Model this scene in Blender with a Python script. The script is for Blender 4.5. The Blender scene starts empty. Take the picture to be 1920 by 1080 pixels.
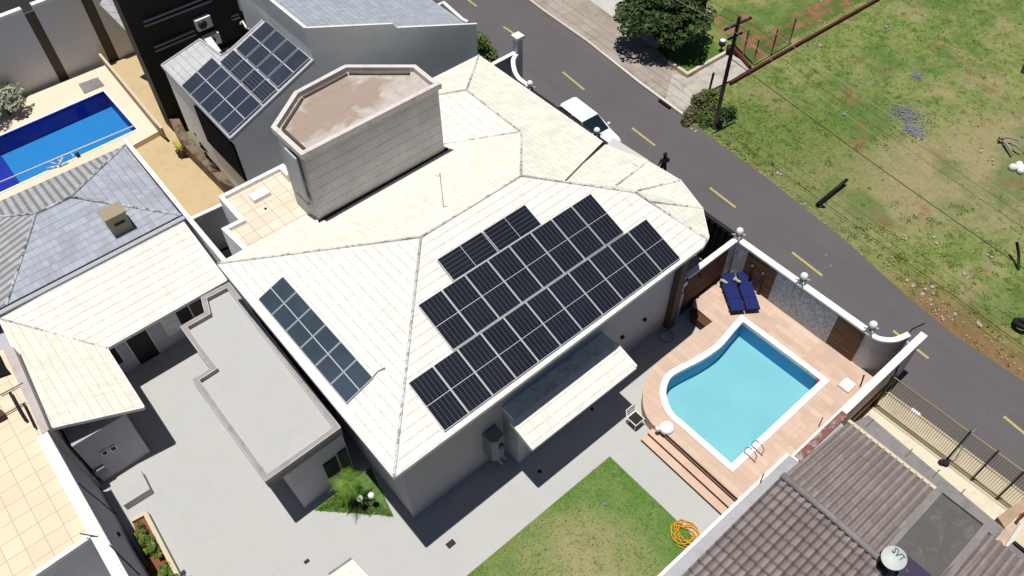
import bpy, bmesh, math, random
from mathutils import Vector, Matrix
PI = math.pi
sc = bpy.context.scene
COL = sc.collection
# ------------------------------------------------------------------ camera (drone, 30 m up)
cam_d = bpy.data.cameras.new('drone_camera'); cam = bpy.data.objects.new('drone_camera', cam_d); COL.objects.link(cam)
cam_d.sensor_width = 36.0; cam_d.lens = 28.8; cam_d.clip_end = 2000; cam_d.clip_start = .1
R_, U_, B_ = [Vector(v) for v in [[0.759507, -0.650368, -0.013078], [0.511826, 0.585066, 0.629072], [-0.401477, -0.484478, 0.777237]]]
m = Matrix((R_, U_, B_)).transposed().to_4x4(); m.translation = (0, 0, 30)
cam.matrix_world = m
sc.camera = cam
# ------------------------------------------------------------------ light
SUN_DIR = Vector((.065, -.05, -1)).normalized()      # the way the light travels: almost straight down
w = bpy.data.worlds.new('World'); sc.world = w; w.use_nodes = True
nt = w.node_tree; nt.nodes.clear()
sky = nt.nodes.new('ShaderNodeTexSky'); sky.sky_type = 'NISHITA'; sky.sun_disc = False
sky.air_density = .6; sky.dust_density = .3; sky.ozone_density = 1.5; sky.sun_elevation = math.radians(85); sky.sun_rotation = math.atan2(-.065, .05)
bg = nt.nodes.new('ShaderNodeBackground'); bg.inputs[1].default_value = .05
wo = nt.nodes.new('ShaderNodeOutputWorld')
nt.links.new(sky.outputs[0], bg.inputs[0]); nt.links.new(bg.outputs[0], wo.inputs[0])
sun_d = bpy.data.lights.new('sun', 'SUN'); sun = bpy.data.objects.new('sun', sun_d); COL.objects.link(sun)
sun_d.energy = 4.4; sun_d.angle = math.radians(.5); sun_d.color = (1, .965, .92)
sun.rotation_euler = SUN_DIR.to_track_quat('-Z', 'Y').to_euler(); sun.location = (0, 0, 60)
sc.view_settings.view_transform = 'Standard'; sc.view_settings.look = 'None'
sc.view_settings.exposure = 0.0; sc.view_settings.gamma = 1.0
sc.render.resolution_x = 1024; sc.render.resolution_y = 576

# ------------------------------------------------------------------ materials
def lin(c):
    return tuple(((v/255)/12.92 if v/255 <= .04045 else ((v/255+.055)/1.055)**2.4) for v in c)
class NT:
    def __init__(s, name):
        s.m = bpy.data.materials.new(name); s.m.use_nodes = True; s.t = s.m.node_tree; s.t.nodes.clear()
        s.out = s.n('ShaderNodeOutputMaterial'); s.p = s.n('ShaderNodeBsdfPrincipled'); s.l(s.p.outputs[0], s.out.inputs[0])
    def n(s, t, **k):
        o = s.t.nodes.new(t)
        for a, b in k.items(): setattr(o, a, b)
        return o
    def l(s, a, b): s.t.links.new(a, b)
    def val(s, x, sock):
        if isinstance(x, (int, float)): sock.default_value = x
        elif isinstance(x, tuple): sock.default_value = x if len(x) == 4 or len(sock.default_value) == 3 else (*x, 1)
        else: s.l(x, sock)
    def math(s, op, a, b=0.0, c=0.0):
        o = s.n('ShaderNodeMath', operation=op); s.val(a, o.inputs[0]); s.val(b, o.inputs[1])
        if op in ('SMOOTH_MIN', 'MULTIPLY_ADD', 'WRAP'): s.val(c, o.inputs[2])
        return o.outputs[0]
    def mix(s, f, a, b, bt='MIX'):
        o = s.n('ShaderNodeMix', data_type='RGBA', blend_type=bt, clamp_factor=True)
        s.val(f, o.inputs[0]); s.val(a, o.inputs[6]); s.val(b, o.inputs[7]); return o.outputs[2]
    def ramp(s, f, lo, hi):
        o = s.n('ShaderNodeMapRange', clamp=True); s.val(f, o.inputs[0]); o.inputs[1].default_value = lo; o.inputs[2].default_value = hi
        return o.outputs[0]
    def pos(s): return s.n('ShaderNodeNewGeometry').outputs['Position']
    def uv(s): return s.n('ShaderNodeUVMap').outputs[0]
    def obj(s): return s.n('ShaderNodeTexCoord').outputs['Object']
    def xyz(s, v):
        o = s.n('ShaderNodeSeparateXYZ'); s.l(v, o.inputs[0]); return o.outputs
    def noise(s, v, scale, detail=4, rough=.6, col=False, dist=0):
        o = s.n('ShaderNodeTexNoise'); s.l(v, o.inputs['Vector']); o.inputs['Scale'].default_value = scale
        o.inputs['Detail'].default_value = detail; o.inputs['Roughness'].default_value = rough; o.inputs['Distortion'].default_value = dist
        return o.outputs['Color' if col else 'Fac']
    def voro(s, v, scale, feat='F1', out='Distance'):
        o = s.n('ShaderNodeTexVoronoi', feature=feat); s.l(v, o.inputs['Vector']); o.inputs['Scale'].default_value = scale
        return o.outputs[out]
    def bump(s, h, strength=.4, dist=.02):
        o = s.n('ShaderNodeBump'); o.inputs['Strength'].default_value = strength; o.inputs['Distance'].default_value = dist
        s.l(h, o.inputs['Height']); s.l(o.outputs[0], s.p.inputs['Normal'])
    def fin(s, col, rough=.8, spec=.3, metal=0.0):
        s.val(col, s.p.inputs['Base Color']); s.val(rough, s.p.inputs['Roughness'])
        s.p.inputs['Specular IOR Level'].default_value = spec; s.p.inputs['Metallic'].default_value = metal
        return s.m
MATS = {}
def plain(name, col, rough=.75, var=.12, scale=1.2, spec=.3, metal=0.0, bump=0.0, grime=None, gscale=.6, glo=.5, ghi=.75):
    """painted / cast surface with a slow and a fine tonal variation"""
    t = NT(name); p = t.pos()
    a = t.noise(p, scale, 5, .65); b = t.noise(p, scale*9, 3, .6)
    f = t.math('ADD', t.math('MULTIPLY', t.math('SUBTRACT', a, .5), 2*var), t.math('MULTIPLY', t.math('SUBTRACT', b, .5), var))
    f = t.math('ADD', f, 1.0)
    o = t.n('ShaderNodeVectorMath', operation='SCALE'); o.inputs[0].default_value = col; t.l(f, o.inputs['Scale'])
    c = o.outputs[0]
    if grime: c = t.mix(t.math('MULTIPLY', t.ramp(t.noise(p, gscale, 6, .7, dist=.6), glo, ghi), .8), c, grime)
    if bump: t.bump(b, bump, .02)
    MATS[name] = t.fin(c, rough, spec, metal); return MATS[name]
def lines(t, coord, pitch, width):
    """1 on a joint line, 0 elsewhere"""
    f = t.math('FRACT', t.math('DIVIDE', coord, pitch))
    d = t.math('ABSOLUTE', t.math('SUBTRACT', f, .5))
    return t.ramp(d, .5-width/pitch/2-.004, .5-width/pitch/2+.004)
def tile_mat(name, col, joint, course=.36, cw=.22, jw=.03, wave=0.0, var=.12, stripes=0.0, dirt=None, cross=.3, dots=0.0):
    """roof tiles in metres: u runs along the eave, v up the slope"""
    t = NT(name); uv = t.uv(); x, y, z = t.xyz(uv); p = t.pos()
    f = t.math('FRACT', t.math('DIVIDE', y, course))
    fu = t.math('FRACT', t.math('DIVIDE', x, cw))
    jl = t.ramp(f, jw/course*2, 0)            # lower lip of each course, its shadow line painted as a darker tone
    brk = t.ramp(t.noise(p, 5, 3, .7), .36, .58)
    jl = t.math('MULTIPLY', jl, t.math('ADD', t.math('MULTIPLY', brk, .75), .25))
    cl = lines(t, x, cw, jw*.8)
    cell = t.n('ShaderNodeTexWhiteNoise', noise_dimensions='2D')
    cv = t.n('ShaderNodeCombineXYZ'); t.l(t.math('FLOOR', t.math('DIVIDE', x, cw)), cv.inputs[0]); t.l(t.math('FLOOR', t.math('DIVIDE', y, course)), cv.inputs[1])
    t.l(cv.outputs[0], cell.inputs['Vector'])
    n1 = t.noise(p, .9, 5, .65)
    g = t.math('ADD', t.math('MULTIPLY', t.math('SUBTRACT', cell.outputs[0], .5), var), t.math('MULTIPLY', t.math('SUBTRACT', n1, .5), var*1.6))
    o = t.n('ShaderNodeVectorMath', operation='SCALE'); o.inputs[0].default_value = col; t.l(t.math('ADD', g, 1.0), o.inputs['Scale'])
    c = o.outputs[0]
    if stripes:
        s_ = t.ramp(t.math('SINE', t.math('MULTIPLY', x, -2*PI/cw)), -.3, .9)  # darkens the channels: rib shading and channel dirt put into the colour
        c = t.mix(t.math('MULTIPLY', s_, stripes), c, joint)
    if dirt:
        sm = t.n('ShaderNodeMapping'); sm.inputs['Scale'].default_value = (2.6, .5, 1); t.l(uv, sm.inputs[0])      # streaks run down the slope
        c = t.mix(t.math('MULTIPLY', t.ramp(t.noise(sm.outputs[0], 1.0, 6, .72, dist=.3), .5, .74), .45), c, dirt)
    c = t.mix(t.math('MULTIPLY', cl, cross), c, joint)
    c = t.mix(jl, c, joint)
    h = t.math('ADD', t.math('MULTIPLY', f, -.5), t.math('MULTIPLY', t.math('SINE', t.math('MULTIPLY', x, 2*PI/cw)), wave))
    t.bump(h, .6, .03)
    MATS[name] = t.fin(c, .8, .2); return MATS[name]
def paver_mat(name, col, joint, a=.4, b=.4, jw=.02, var=.15, off=.0, strength=.7, stain=None):
    t = NT(name); x, y, z = t.xyz(t.uv()); p = t.pos()
    br = t.n('ShaderNodeTexBrick'); br.offset = off; t.l(t.uv(), br.inputs['Vector'])
    br.inputs['Scale'].default_value = 1; br.inputs['Brick Width'].default_value = a; br.inputs['Row Height'].default_value = b
    br.inputs['Mortar Size'].default_value = jw; br.inputs['Mortar Smooth'].default_value = .3
    br.inputs['Color1'].default_value = (*[v*(1+var) for v in col], 1); br.inputs['Color2'].default_value = (*[v*(1-var) for v in col], 1)
    br.inputs['Mortar'].default_value = (*[c*(1-strength)+j*strength for c, j in zip(col, joint)], 1)
    n = t.math('ADD', t.math('MULTIPLY', t.math('SUBTRACT', t.noise(p, 1.5, 5, .7), .5), var*2), 1.0)
    o = t.n('ShaderNodeVectorMath', operation='SCALE'); t.l(br.outputs['Color'], o.inputs[0]); t.l(n, o.inputs['Scale'])
    c = o.outputs[0]
    if stain: c = t.mix(t.math('MULTIPLY', t.ramp(t.noise(p, .8, 6, .7, dist=.5), .5, .7), .55), c, stain)
    MATS[name] = t.fin(c, .8, .25); return MATS[name]
M = MATS
plain('white_paint', (.78, .78, .75), var=.05, grime=(.5, .48, .44), glo=.6, ghi=.8)
plain('cap_white', (.8, .8, .77), var=.06, grime=(.45, .42, .38), gscale=2.2, glo=.56, ghi=.74)
plain('wall_grey', (.5, .51, .55), var=.08, grime=(.3, .3, .32), glo=.5, ghi=.8)
plain('wall_light', (.5, .5, .5), var=.07, grime=(.34, .34, .33), glo=.5, ghi=.8)
plain('wall_lilac', (.46, .44, .48), var=.06)
plain('wall_taupe', (.5, .44, .42), var=.1, grime=(.33, .29, .27))
plain('taupe_cap', (.33, .305, .295), var=.1, grime=(.18, .16, .15), gscale=2)
plain('taupe_dark', (.13, .115, .105), var=.1)
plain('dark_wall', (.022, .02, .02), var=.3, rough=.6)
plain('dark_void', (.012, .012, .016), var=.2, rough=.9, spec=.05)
plain('dark_metal', (.03, .03, .032), rough=.45, var=.1, metal=.3)
plain('black', (.01, .01, .01), rough=.6, var=.1)
plain('steel', (.55, .56, .58), rough=.3, metal=.7, var=.05)
plain('alu', (.62, .63, .65), rough=.4, metal=.3, var=.03)
plain('grey_plastic', (.25, .27, .3), rough=.5, var=.1)
plain('pvc_white', (.8, .8, .8), rough=.4, var=.03)
plain('gold_bar', (.34, .29, .14), rough=.5, var=.2)
plain('gold_wall', (.3, .14, .04), rough=.7, var=.35, scale=2, grime=(.06, .03, .02), glo=.45, ghi=.7)
plain('cream_floor', (.66, .6, .47), var=.07, grime=(.5, .43, .31), gscale=1.5)
plain('cream_band', (.6, .52, .38), var=.1)
plain('red_soil', (.22, .075, .035), var=.4, scale=3, bump=.6)
plain('navy_cloth', (.012, .02, .12), rough=.9, var=.15, scale=6)
plain('wood_post', (.035, .03, .028), var=.3, scale=5)
plain('old_wood', (.3, .26, .2), var=.3, scale=6)
plain('trunk_bark', (.08, .06, .045), var=.3, scale=8, bump=.5)
plain('slab_grey', (.24, .225, .215), var=.16, scale=2, grime=(.14, .13, .13), gscale=1.4, glo=.45, ghi=.7)
plain('slab_dark', (.105, .095, .092), var=.22, scale=2.4, grime=(.17, .16, .15), gscale=1.8, glo=.52, ghi=.72)
plain('green_grey_slab', (.74, .78, .76), var=.12, scale=1.5, grime=(.2, .21, .2), gscale=2)
plain('rust_wall', (.34, .3, .29), var=.15, grime=(.2, .03, .015), gscale=1.5, glo=.42, ghi=.5)
plain('car_white', (.82, .82, .82), rough=.25, var=.01, spec=.5)
plain('car_glass', (.012, .02, .03), rough=.08, var=.02, spec=.6)
plain('tyre', (.012, .012, .012), var=.1)
plain('skin', (.35, .2, .13), var=.05)
plain('dark_cloth', (.02, .02, .026), var=.2, scale=8)
plain('globe', (.85, .85, .85), rough=.35, var=.01)
plain('hose_yellow', (.75, .36, .02), rough=.5, var=.1)
plain('pot_brown', (.09, .045, .025), var=.2, scale=5)
plain('stone_pale', (.62, .58, .52), var=.2, scale=6)
plain('plum', (.045, .035, .075), var=.15)
plain('brick_red', (.09, .022, .016), var=.35, scale=5)
plain('ball_red', (.6, .03, .08), rough=.4, var=.02)
plain('blue_tint', (.3, .45, .62), rough=.35, var=.1)
plain('brown_frame', (.1, .07, .055), var=.2, scale=3)
plain('solar_glass_side', (.04, .05, .07), rough=.3)
plain('dish_white', (.5, .54, .52), rough=.5, var=.03, scale=4)
plain('sky_pool_line', (.6, .66, .7), rough=.4, var=.03)
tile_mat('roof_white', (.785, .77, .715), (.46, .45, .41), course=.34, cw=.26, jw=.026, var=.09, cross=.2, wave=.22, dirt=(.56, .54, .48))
tile_mat('roof_cream', (.785, .765, .665), (.5, .475, .39), course=.34, cw=.26, jw=.022, var=.12, cross=.2, wave=.2, dirt=(.56, .51, .4))  # tint from how light falls on back-facing slopes, put into the tile colour
tile_mat('roof_white_b', (.785, .77, .705), (.46, .44, .38), course=.37, cw=.26, jw=.03, var=.1, cross=.22, wave=.22, dirt=(.56, .53, .44))
tile_mat('roof_bluegrey', (.37, .40, .45), (.17, .185, .22), course=.36, cw=.24, jw=.03, var=.22, wave=.3, cross=.35)
tile_mat('roof_wave', (.40, .40, .41), (.12, .12, .13), course=.5, cw=.33, jw=.01, var=.15, wave=.7, stripes=.75, cross=0)
tile_mat('roof_palegrey', (.52, .53, .54), (.22, .22, .23), course=.36, cw=.22, jw=.03, var=.15, wave=.3, cross=.4)
tile_mat('roof_brown', (.27, .225, .21), (.05, .042, .042), course=.43, cw=.262, jw=.05, var=.3, wave=0, cross=0, stripes=.62, dirt=(.2, .18, .175))
tile_mat('roof_brown_smooth', (.275, .23, .215), (.08, .07, .07), course=.5, cw=.262, jw=.016, var=.22, wave=0, cross=0, stripes=.6, dirt=(.2, .19, .17))
paver_mat('deck_stone', (.58, .425, .33), (.45, .3, .21), .9, .3, .012, .10, .5, .5, stain=(.62, .52, .42))
paver_mat('step_stone', (.62, .44, .34), (.45, .3, .21), 1.2, .6, .008, .08, .5, .4)
plain('riser_brown', (.05, .025, .018), var=.2)
paver_mat('cream_tile', (.74, .62, .45), (.42, .36, .28), .62, .62, .018, .05, .0, .7)
paver_mat('terrace_tile', (.72, .63, .50), (.42, .33, .25), .55, .55, .022, .06, .0, .65, stain=(.62, .45, .33))
paver_mat('pool_deck_cream', (.74, .64, .5), (.6, .5, .38), 1.6, 1.6, .01, .04, .0, .5)
paver_mat('wood_panel', (.155, .085, .055), (.06, .03, .02), 1.4, .12, .012, .25, .4, .8)
paver_mat('wood_panel_dark', (.11, .05, .034), (.05, .025, .018), 1.4, .12, .012, .25, .4, .8)
paver_mat('mosaic', (.40, .43, .48), (.25, .27, .3), .09, .09, .008, .28, .0, .6)
paver_mat('sidewalk_old', (.36, .31, .265), (.2, .155, .12), 1.7, 1.2, .02, .10, .3, .35, stain=(.17, .13, .085))
# courtyard concrete
def concrete():
    t = NT('courtyard_concrete'); p = t.pos(); x, y, z = t.xyz(p)
    a = t.noise(p, .35, 4, .6); b = t.noise(p, 14, 4, .7)
    c = t.mix(t.ramp(a, .35, .65), (.485, .475, .455, 1), (.47, .475, .465, 1))
    c = t.mix(t.math('MULTIPLY', t.ramp(b, .4, .7), .14), c, (.33, .32, .3, 1))
    c = t.mix(t.math('MULTIPLY', t.ramp(t.noise(p, 1.1, 7, .75, dist=.9), .5, .72), .26), c, (.37, .355, .33, 1))
    l = t.math('MAXIMUM', lines(t, x, 2.5, .025), lines(t, y, 2.5, .025))
    c = t.mix(t.math('MULTIPLY', l, .12), c, (.3, .29, .27, 1))
    t.bump(b, .15, .01); M['courtyard_concrete'] = t.fin(c, .85, .2)
concrete()
def asphalt():
    t = NT('asphalt'); p = t.pos(); x, y, z = t.xyz(p)
    a = t.noise(p, .22, 5, .6); b = t.noise(p, 30, 2, .8)
    c = t.mix(t.ramp(a, .3, .7), (.112, .103, .108, 1), (.135, .122, .125, 1))
    c = t.mix(t.math('MULTIPLY', t.ramp(b, .35, .75), .35), c, (.075, .07, .072, 1))
    # red dust washed along the eastern edge
    e = t.math('SUBTRACT', x, t.math('MULTIPLY_ADD', y, .075, 28.0))
    e = t.math('ADD', e, t.math('MULTIPLY', t.math('SUBTRACT', t.noise(p, .5, 4, .6), .5), 2.4))
    c = t.mix(t.math('MULTIPLY', t.ramp(e, .6, 3.6), .6), c, (.19, .125, .1, 1))
    # worn wheel tracks and patches
    st = t.n('ShaderNodeMapping'); st.inputs['Scale'].default_value = (1.3, .06, 1); t.l(p, st.inputs[0])
    c = t.mix(t.math('MULTIPLY', t.ramp(t.noise(st.outputs[0], 1, 3, .6), .5, .7), .3), c, (.09, .083, .088, 1))
    sp = t.ramp(t.voro(p, .75), .055, .03)
    c = t.mix(t.math('MULTIPLY', sp, .35), c, (.36, .35, .34, 1))
    t.bump(b, .25, .01); M['asphalt'] = t.fin(c, .85, .25)
asphalt()
def field():
    t = NT('field_grass'); p = t.pos(); x, y, z = t.xyz(p)
    n1 = t.noise(p, .16, 4, .6); n2 = t.noise(p, .8, 5, .7, dist=.3); n3 = t.noise(p, 5.5, 4, .75); n4 = t.noise(p, .33, 5, .65, dist=.5)
    g = t.mix(t.ramp(n3, .3, .7), (.075, .14, .022, 1), (.22, .31, .075, 1))
    g = t.mix(t.ramp(n2, .42, .66), g, (.29, .29, .11, 1)); g = t.mix(t.math('MULTIPLY', t.ramp(t.noise(p, 1.7, 5, .75, dist=.8), .5, .62), .6), g, (.045, .085, .018, 1)); g = t.mix(t.math('MULTIPLY', t.ramp(t.noise(p, 2.6, 4, .8, dist=.5), .56, .66), .5), g, (.34, .36, .15, 1))
    dry = t.mix(t.ramp(n3, .25, .75), (.27, .225, .115, 1), (.40, .34, .19, 1))
    # the dry band crosses the plot from its far corner to the kerb
    d = t.math('ABSOLUTE', t.math('SUBTRACT', t.math('MULTIPLY_ADD', x, .46, y), 27.2))
    d = t.math('ADD', d, t.math('MULTIPLY', t.math('SUBTRACT', n2, .5), 5.0))
    band = t.ramp(d, 5.2, 2.0)
    # bare clearing towards the field's far side
    bx_ = t.math('SUBTRACT', x, 38.6); by_ = t.math('SUBTRACT', y, 8.2); br_ = t.math('ADD', t.math('SQRT', t.math('ADD', t.math('MULTIPLY', bx_, bx_), t.math('MULTIPLY', by_, by_))), t.math('MULTIPLY', t.math('SUBTRACT', n2, .5), 4.0))
    band = t.math('MAXIMUM', band, t.ramp(br_, 4.6, 2.6))
    f = t.math('MAXIMUM', t.math('MULTIPLY', band, .88), t.math('MULTIPLY', t.ramp(n4, .5, .68), .75))
    c = t.mix(f, g, dry)
    c = t.mix(t.math('MULTIPLY', t.ramp(t.noise(p, .22, 4, .6), .5, .62), .6), c, (.07, .15, .03, 1))
    gx_ = t.math('SUBTRACT', x, 33.5); gy_ = t.math('SUBTRACT', y, 16.5); gr_ = t.math('ADD', t.math('SQRT', t.math('ADD', t.math('MULTIPLY', gx_, gx_), t.math('MULTIPLY', gy_, gy_))), t.math('MULTIPLY', t.math('SUBTRACT', n2, .5), 6.0))
    c = t.mix(t.math('MULTIPLY', t.ramp(gr_, 6.5, 2.5), .6), c, t.mix(t.ramp(n3, .3, .7), (.05, .1, .018, 1), (.17, .25, .05, 1)))
    red = t.ramp(t.noise(p, .45, 5, .65, dist=.7), .6, .69)
    kerb = t.ramp(t.math('SUBTRACT', x, t.math('MULTIPLY_ADD', y, .09, 28.4)), 2.6, .6)
    kerb = t.math('MULTIPLY', kerb, t.ramp(y, 9, 5))
    c = t.mix(t.math('MULTIPLY', t.math('MAXIMUM', red, kerb), .75), c, (.26, .125, .07, 1))
    c = t.mix(t.math('MULTIPLY', t.ramp(t.noise(p, 11, 3, .8), .56, .72), .35), c, (.34, .33, .2, 1))
    c = t.mix(t.math('MULTIPLY', t.ramp(t.noise(p, 3.2, 5, .8, dist=1.2), .56, .66), .3), c, (.06, .09, .025, 1))
    t.bump(n3, .9, .12); M['field_grass'] = t.fin(c, .95, .1)
field()
def lawn():
    t = NT('lawn_grass'); p = t.pos(); x, y, z = t.xyz(p)
    n2 = t.noise(p, .7, 5, .65, dist=.4); n3 = t.noise(p, 13, 4, .75)
    g = t.mix(t.ramp(n3, .3, .7), (.065, .14, .025, 1), (.15, .26, .06, 1))
    y1 = t.mix(t.ramp(n3, .3, .7), (.24, .225, .1, 1), (.38, .34, .18, 1))
    dx = t.math('SUBTRACT', x, 8.6); dy = t.math('SUBTRACT', y, 6.6)
    r = t.math('SQRT', t.math('ADD', t.math('MULTIPLY', dx, dx), t.math('MULTIPLY', dy, dy)))
    r = t.math('ADD', r, t.math('MULTIPLY', t.math('SUBTRACT', n2, .5), 5.5))
    c = t.mix(t.ramp(r, 4.0, .6), g, y1)
    c = t.mix(t.math('MULTIPLY', t.ramp(t.noise(p, 2.2, 5, .7), .55, .75), .5), c, (.06, .12, .03, 1))
    t.bump(n3, .6, .05); M['lawn_grass'] = t.fin(c, .95, .1)
lawn()
def greens(name, a, b, c3=None):
    t = NT(name); p = t.pos()
    c = t.mix(t.ramp(t.noise(p, 6, 3, .7), .35, .65), a, b)
    if c3: c = t.mix(t.ramp(t.noise(p, 2.1, 3, .7), .55, .68), c, c3)
    t.val(.12, t.p.inputs['Subsurface Weight']) if False else None
    M[name] = t.fin(c, .6, .3)
greens('leaf_dark', (.018, .04, .012, 1), (.05, .085, .02, 1), (.17, .21, .045, 1))
greens('leaf_mid', (.05, .09, .018, 1), (.12, .17, .035, 1), (.2, .22, .05, 1))
greens('leaf_bright', (.08, .15, .02, 1), (.2, .28, .045, 1))
greens('leaf_palm', (.06, .14, .015, 1), (.16, .27, .03, 1), (.3, .36, .07, 1))
greens('leaf_pale', (.22, .25, .17, 1), (.5, .5, .38, 1))
greens('leaf_yellow', (.35, .36, .03, 1), (.5, .5, .06, 1))
greens('grass_short', (.05, .11, .012, 1), (.1, .19, .03, 1))
greens('grass_tuft', (.12, .17, .04, 1), (.28, .32, .1, 1), (.42, .38, .2, 1))
greens('flower_purple', (.13, .12, .2, 1), (.24, .22, .34, 1))
def cells(name, base, line, cw, ch, lw, rough=.25):
    """photovoltaic glass: u across the module, v along it, in metres; the half-cut gap sits in the middle"""
    t = NT(name); x, y, z = t.xyz(t.uv())
    v = lines(t, x, cw, lw); h = lines(t, y, ch, lw*.55)
    n = t.noise(t.pos(), .7, 3, .5)
    c = t.mix(t.ramp(n, .35, .65), tuple(base), tuple(b*1.4 for b in base[:3])+(1,))
    c = t.mix(t.math('MULTIPLY', h, .35), c, line)
    c = t.mix(t.math('MULTIPLY', v, .6), c, line)
    M[name] = t.fin(c, rough, .35)
cells('pv_cells', (.006, .008, .014, 1), (.085, .092, .11, 1), .17, .086, .03, .18)
cells('pv_cells_far', (.028, .036, .055, 1), (.05, .06, .08, 1), .16, .16, .012, .3)
cells('pv_cells_stripe', (.02, .026, .04, 1), (.12, .135, .16, 1), .17, .3, .036, .3)
cells('collector_glass', (.035, .05, .07, 1), (.05, .065, .085, 1), .12, .5, .012, .3)
def tower_wall():
    t = NT('tower_cladding'); x, y, z = t.xyz(t.uv()); p = t.pos()
    l = lines(t, y, .48, .03)
    n = t.noise(p, 1.2, 5, .6); n2 = t.noise(p, 16, 3, .7)
    c = t.mix(t.ramp(n, .3, .7), (.5, .47, .48, 1), (.62, .59, .6, 1))
    c = t.mix(t.math('MULTIPLY', t.ramp(n2, .35, .75), .3), c, (.3, .27, .26, 1))
    c = t.mix(t.math('MULTIPLY', l, .6), c, (.22, .2, .2, 1)); c = t.mix(t.math('MULTIPLY', t.math('MAXIMUM', lines(t, x, .4, .02), lines(t, y, .16, .016)), .22), c, (.25, .23, .23, 1))
    t.bump(t.math('MULTIPLY', l, -1), .5, .03); M['tower_cladding'] = t.fin(c, .85, .2)
tower_wall()
def tower_top():
    t = NT('stained_slab'); p = t.pos(); x, y, z = t.xyz(p)
    n = t.noise(p, .55, 5, .62, dist=.9)
    cx = t.math('SUBTRACT', t.math('SUBTRACT', x, 11.3), 0); cy = t.math('SUBTRACT', y, 24.3)
    r = t.math('SQRT', t.math('ADD', t.math('MULTIPLY', t.math('MULTIPLY', cx, cx), .28), t.math('MULTIPLY', cy, cy)))
    r = t.math('ADD', r, t.math('MULTIPLY', t.math('SUBTRACT', n, .5), 4.6))
    c = t.mix(t.ramp(t.noise(p, 3, 5, .7), .35, .7), (.45, .4, .37, 1), (.56, .51, .47, 1))
    c = t.mix(t.math('MULTIPLY', t.ramp(r, 1.5, 1.0), .85), c, (.34, .25, .195, 1))
    c = t.mix(t.math('MULTIPLY', t.ramp(t.noise(p, 5, 5, .75), .56, .7), .4), c, (.2, .17, .15, 1))
    l = lines(t, t.math('ADD', y, .1), 1.25, .03)
    c = t.mix(t.math('MULTIPLY', l, .5), c, (.22, .18, .16, 1))
    M['stained_slab'] = t.fin(c, .8, .2)
tower_top()
def pool_tile(name, a, b):
    t = NT(name); p = t.pos(); x, y, z = t.xyz(p)
    c = t.mix(t.ramp(t.noise(p, .5, 3, .5), .3, .7), a, b)
    M[name] = t.fin(c, .5, .3)
pool_tile('pool_floor', (.2, .47, .52, 1), (.235, .52, .56, 1))
pool_tile('pool_wall_blue', (.05, .25, .5, 1), (.07, .3, .55, 1))
pool_tile('pool_floor_deep', (.022, .22, .5, 1), (.028, .25, .54, 1))
pool_tile('pool_wall_navy', (.012, .02, .26, 1), (.016, .035, .34, 1))
def water(name, tint):
    t = NT(name); p = t.pos()
    t.t.nodes.remove(t.p)
    tr = t.n('ShaderNodeBsdfTransparent'); tr.inputs[0].default_value = tint
    gl = t.n('ShaderNodeBsdfGlossy'); gl.inputs['Roughness'].default_value = .03
    fr = t.n('ShaderNodeFresnel'); fr.inputs[0].default_value = 1.33
    b = t.n('ShaderNodeBump'); b.inputs['Strength'].default_value = .12; b.inputs['Distance'].default_value = .04
    t.l(t.noise(p, 3.5, 3, .6, dist=.4), b.inputs['Height']); t.l(b.outputs[0], gl.inputs['Normal']); t.l(b.outputs[0], fr.inputs['Normal'])
    mx = t.n('ShaderNodeMixShader'); t.l(fr.outputs[0], mx.inputs[0]); t.l(tr.outputs[0], mx.inputs[1]); t.l(gl.outputs[0], mx.inputs[2])
    t.l(mx.outputs[0], t.out.inputs[0]); M[name] = t.m
water('water_turquoise', (.93, .99, 1, 1)); water('water_blue', (.85, .93, 1, 1))

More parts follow.
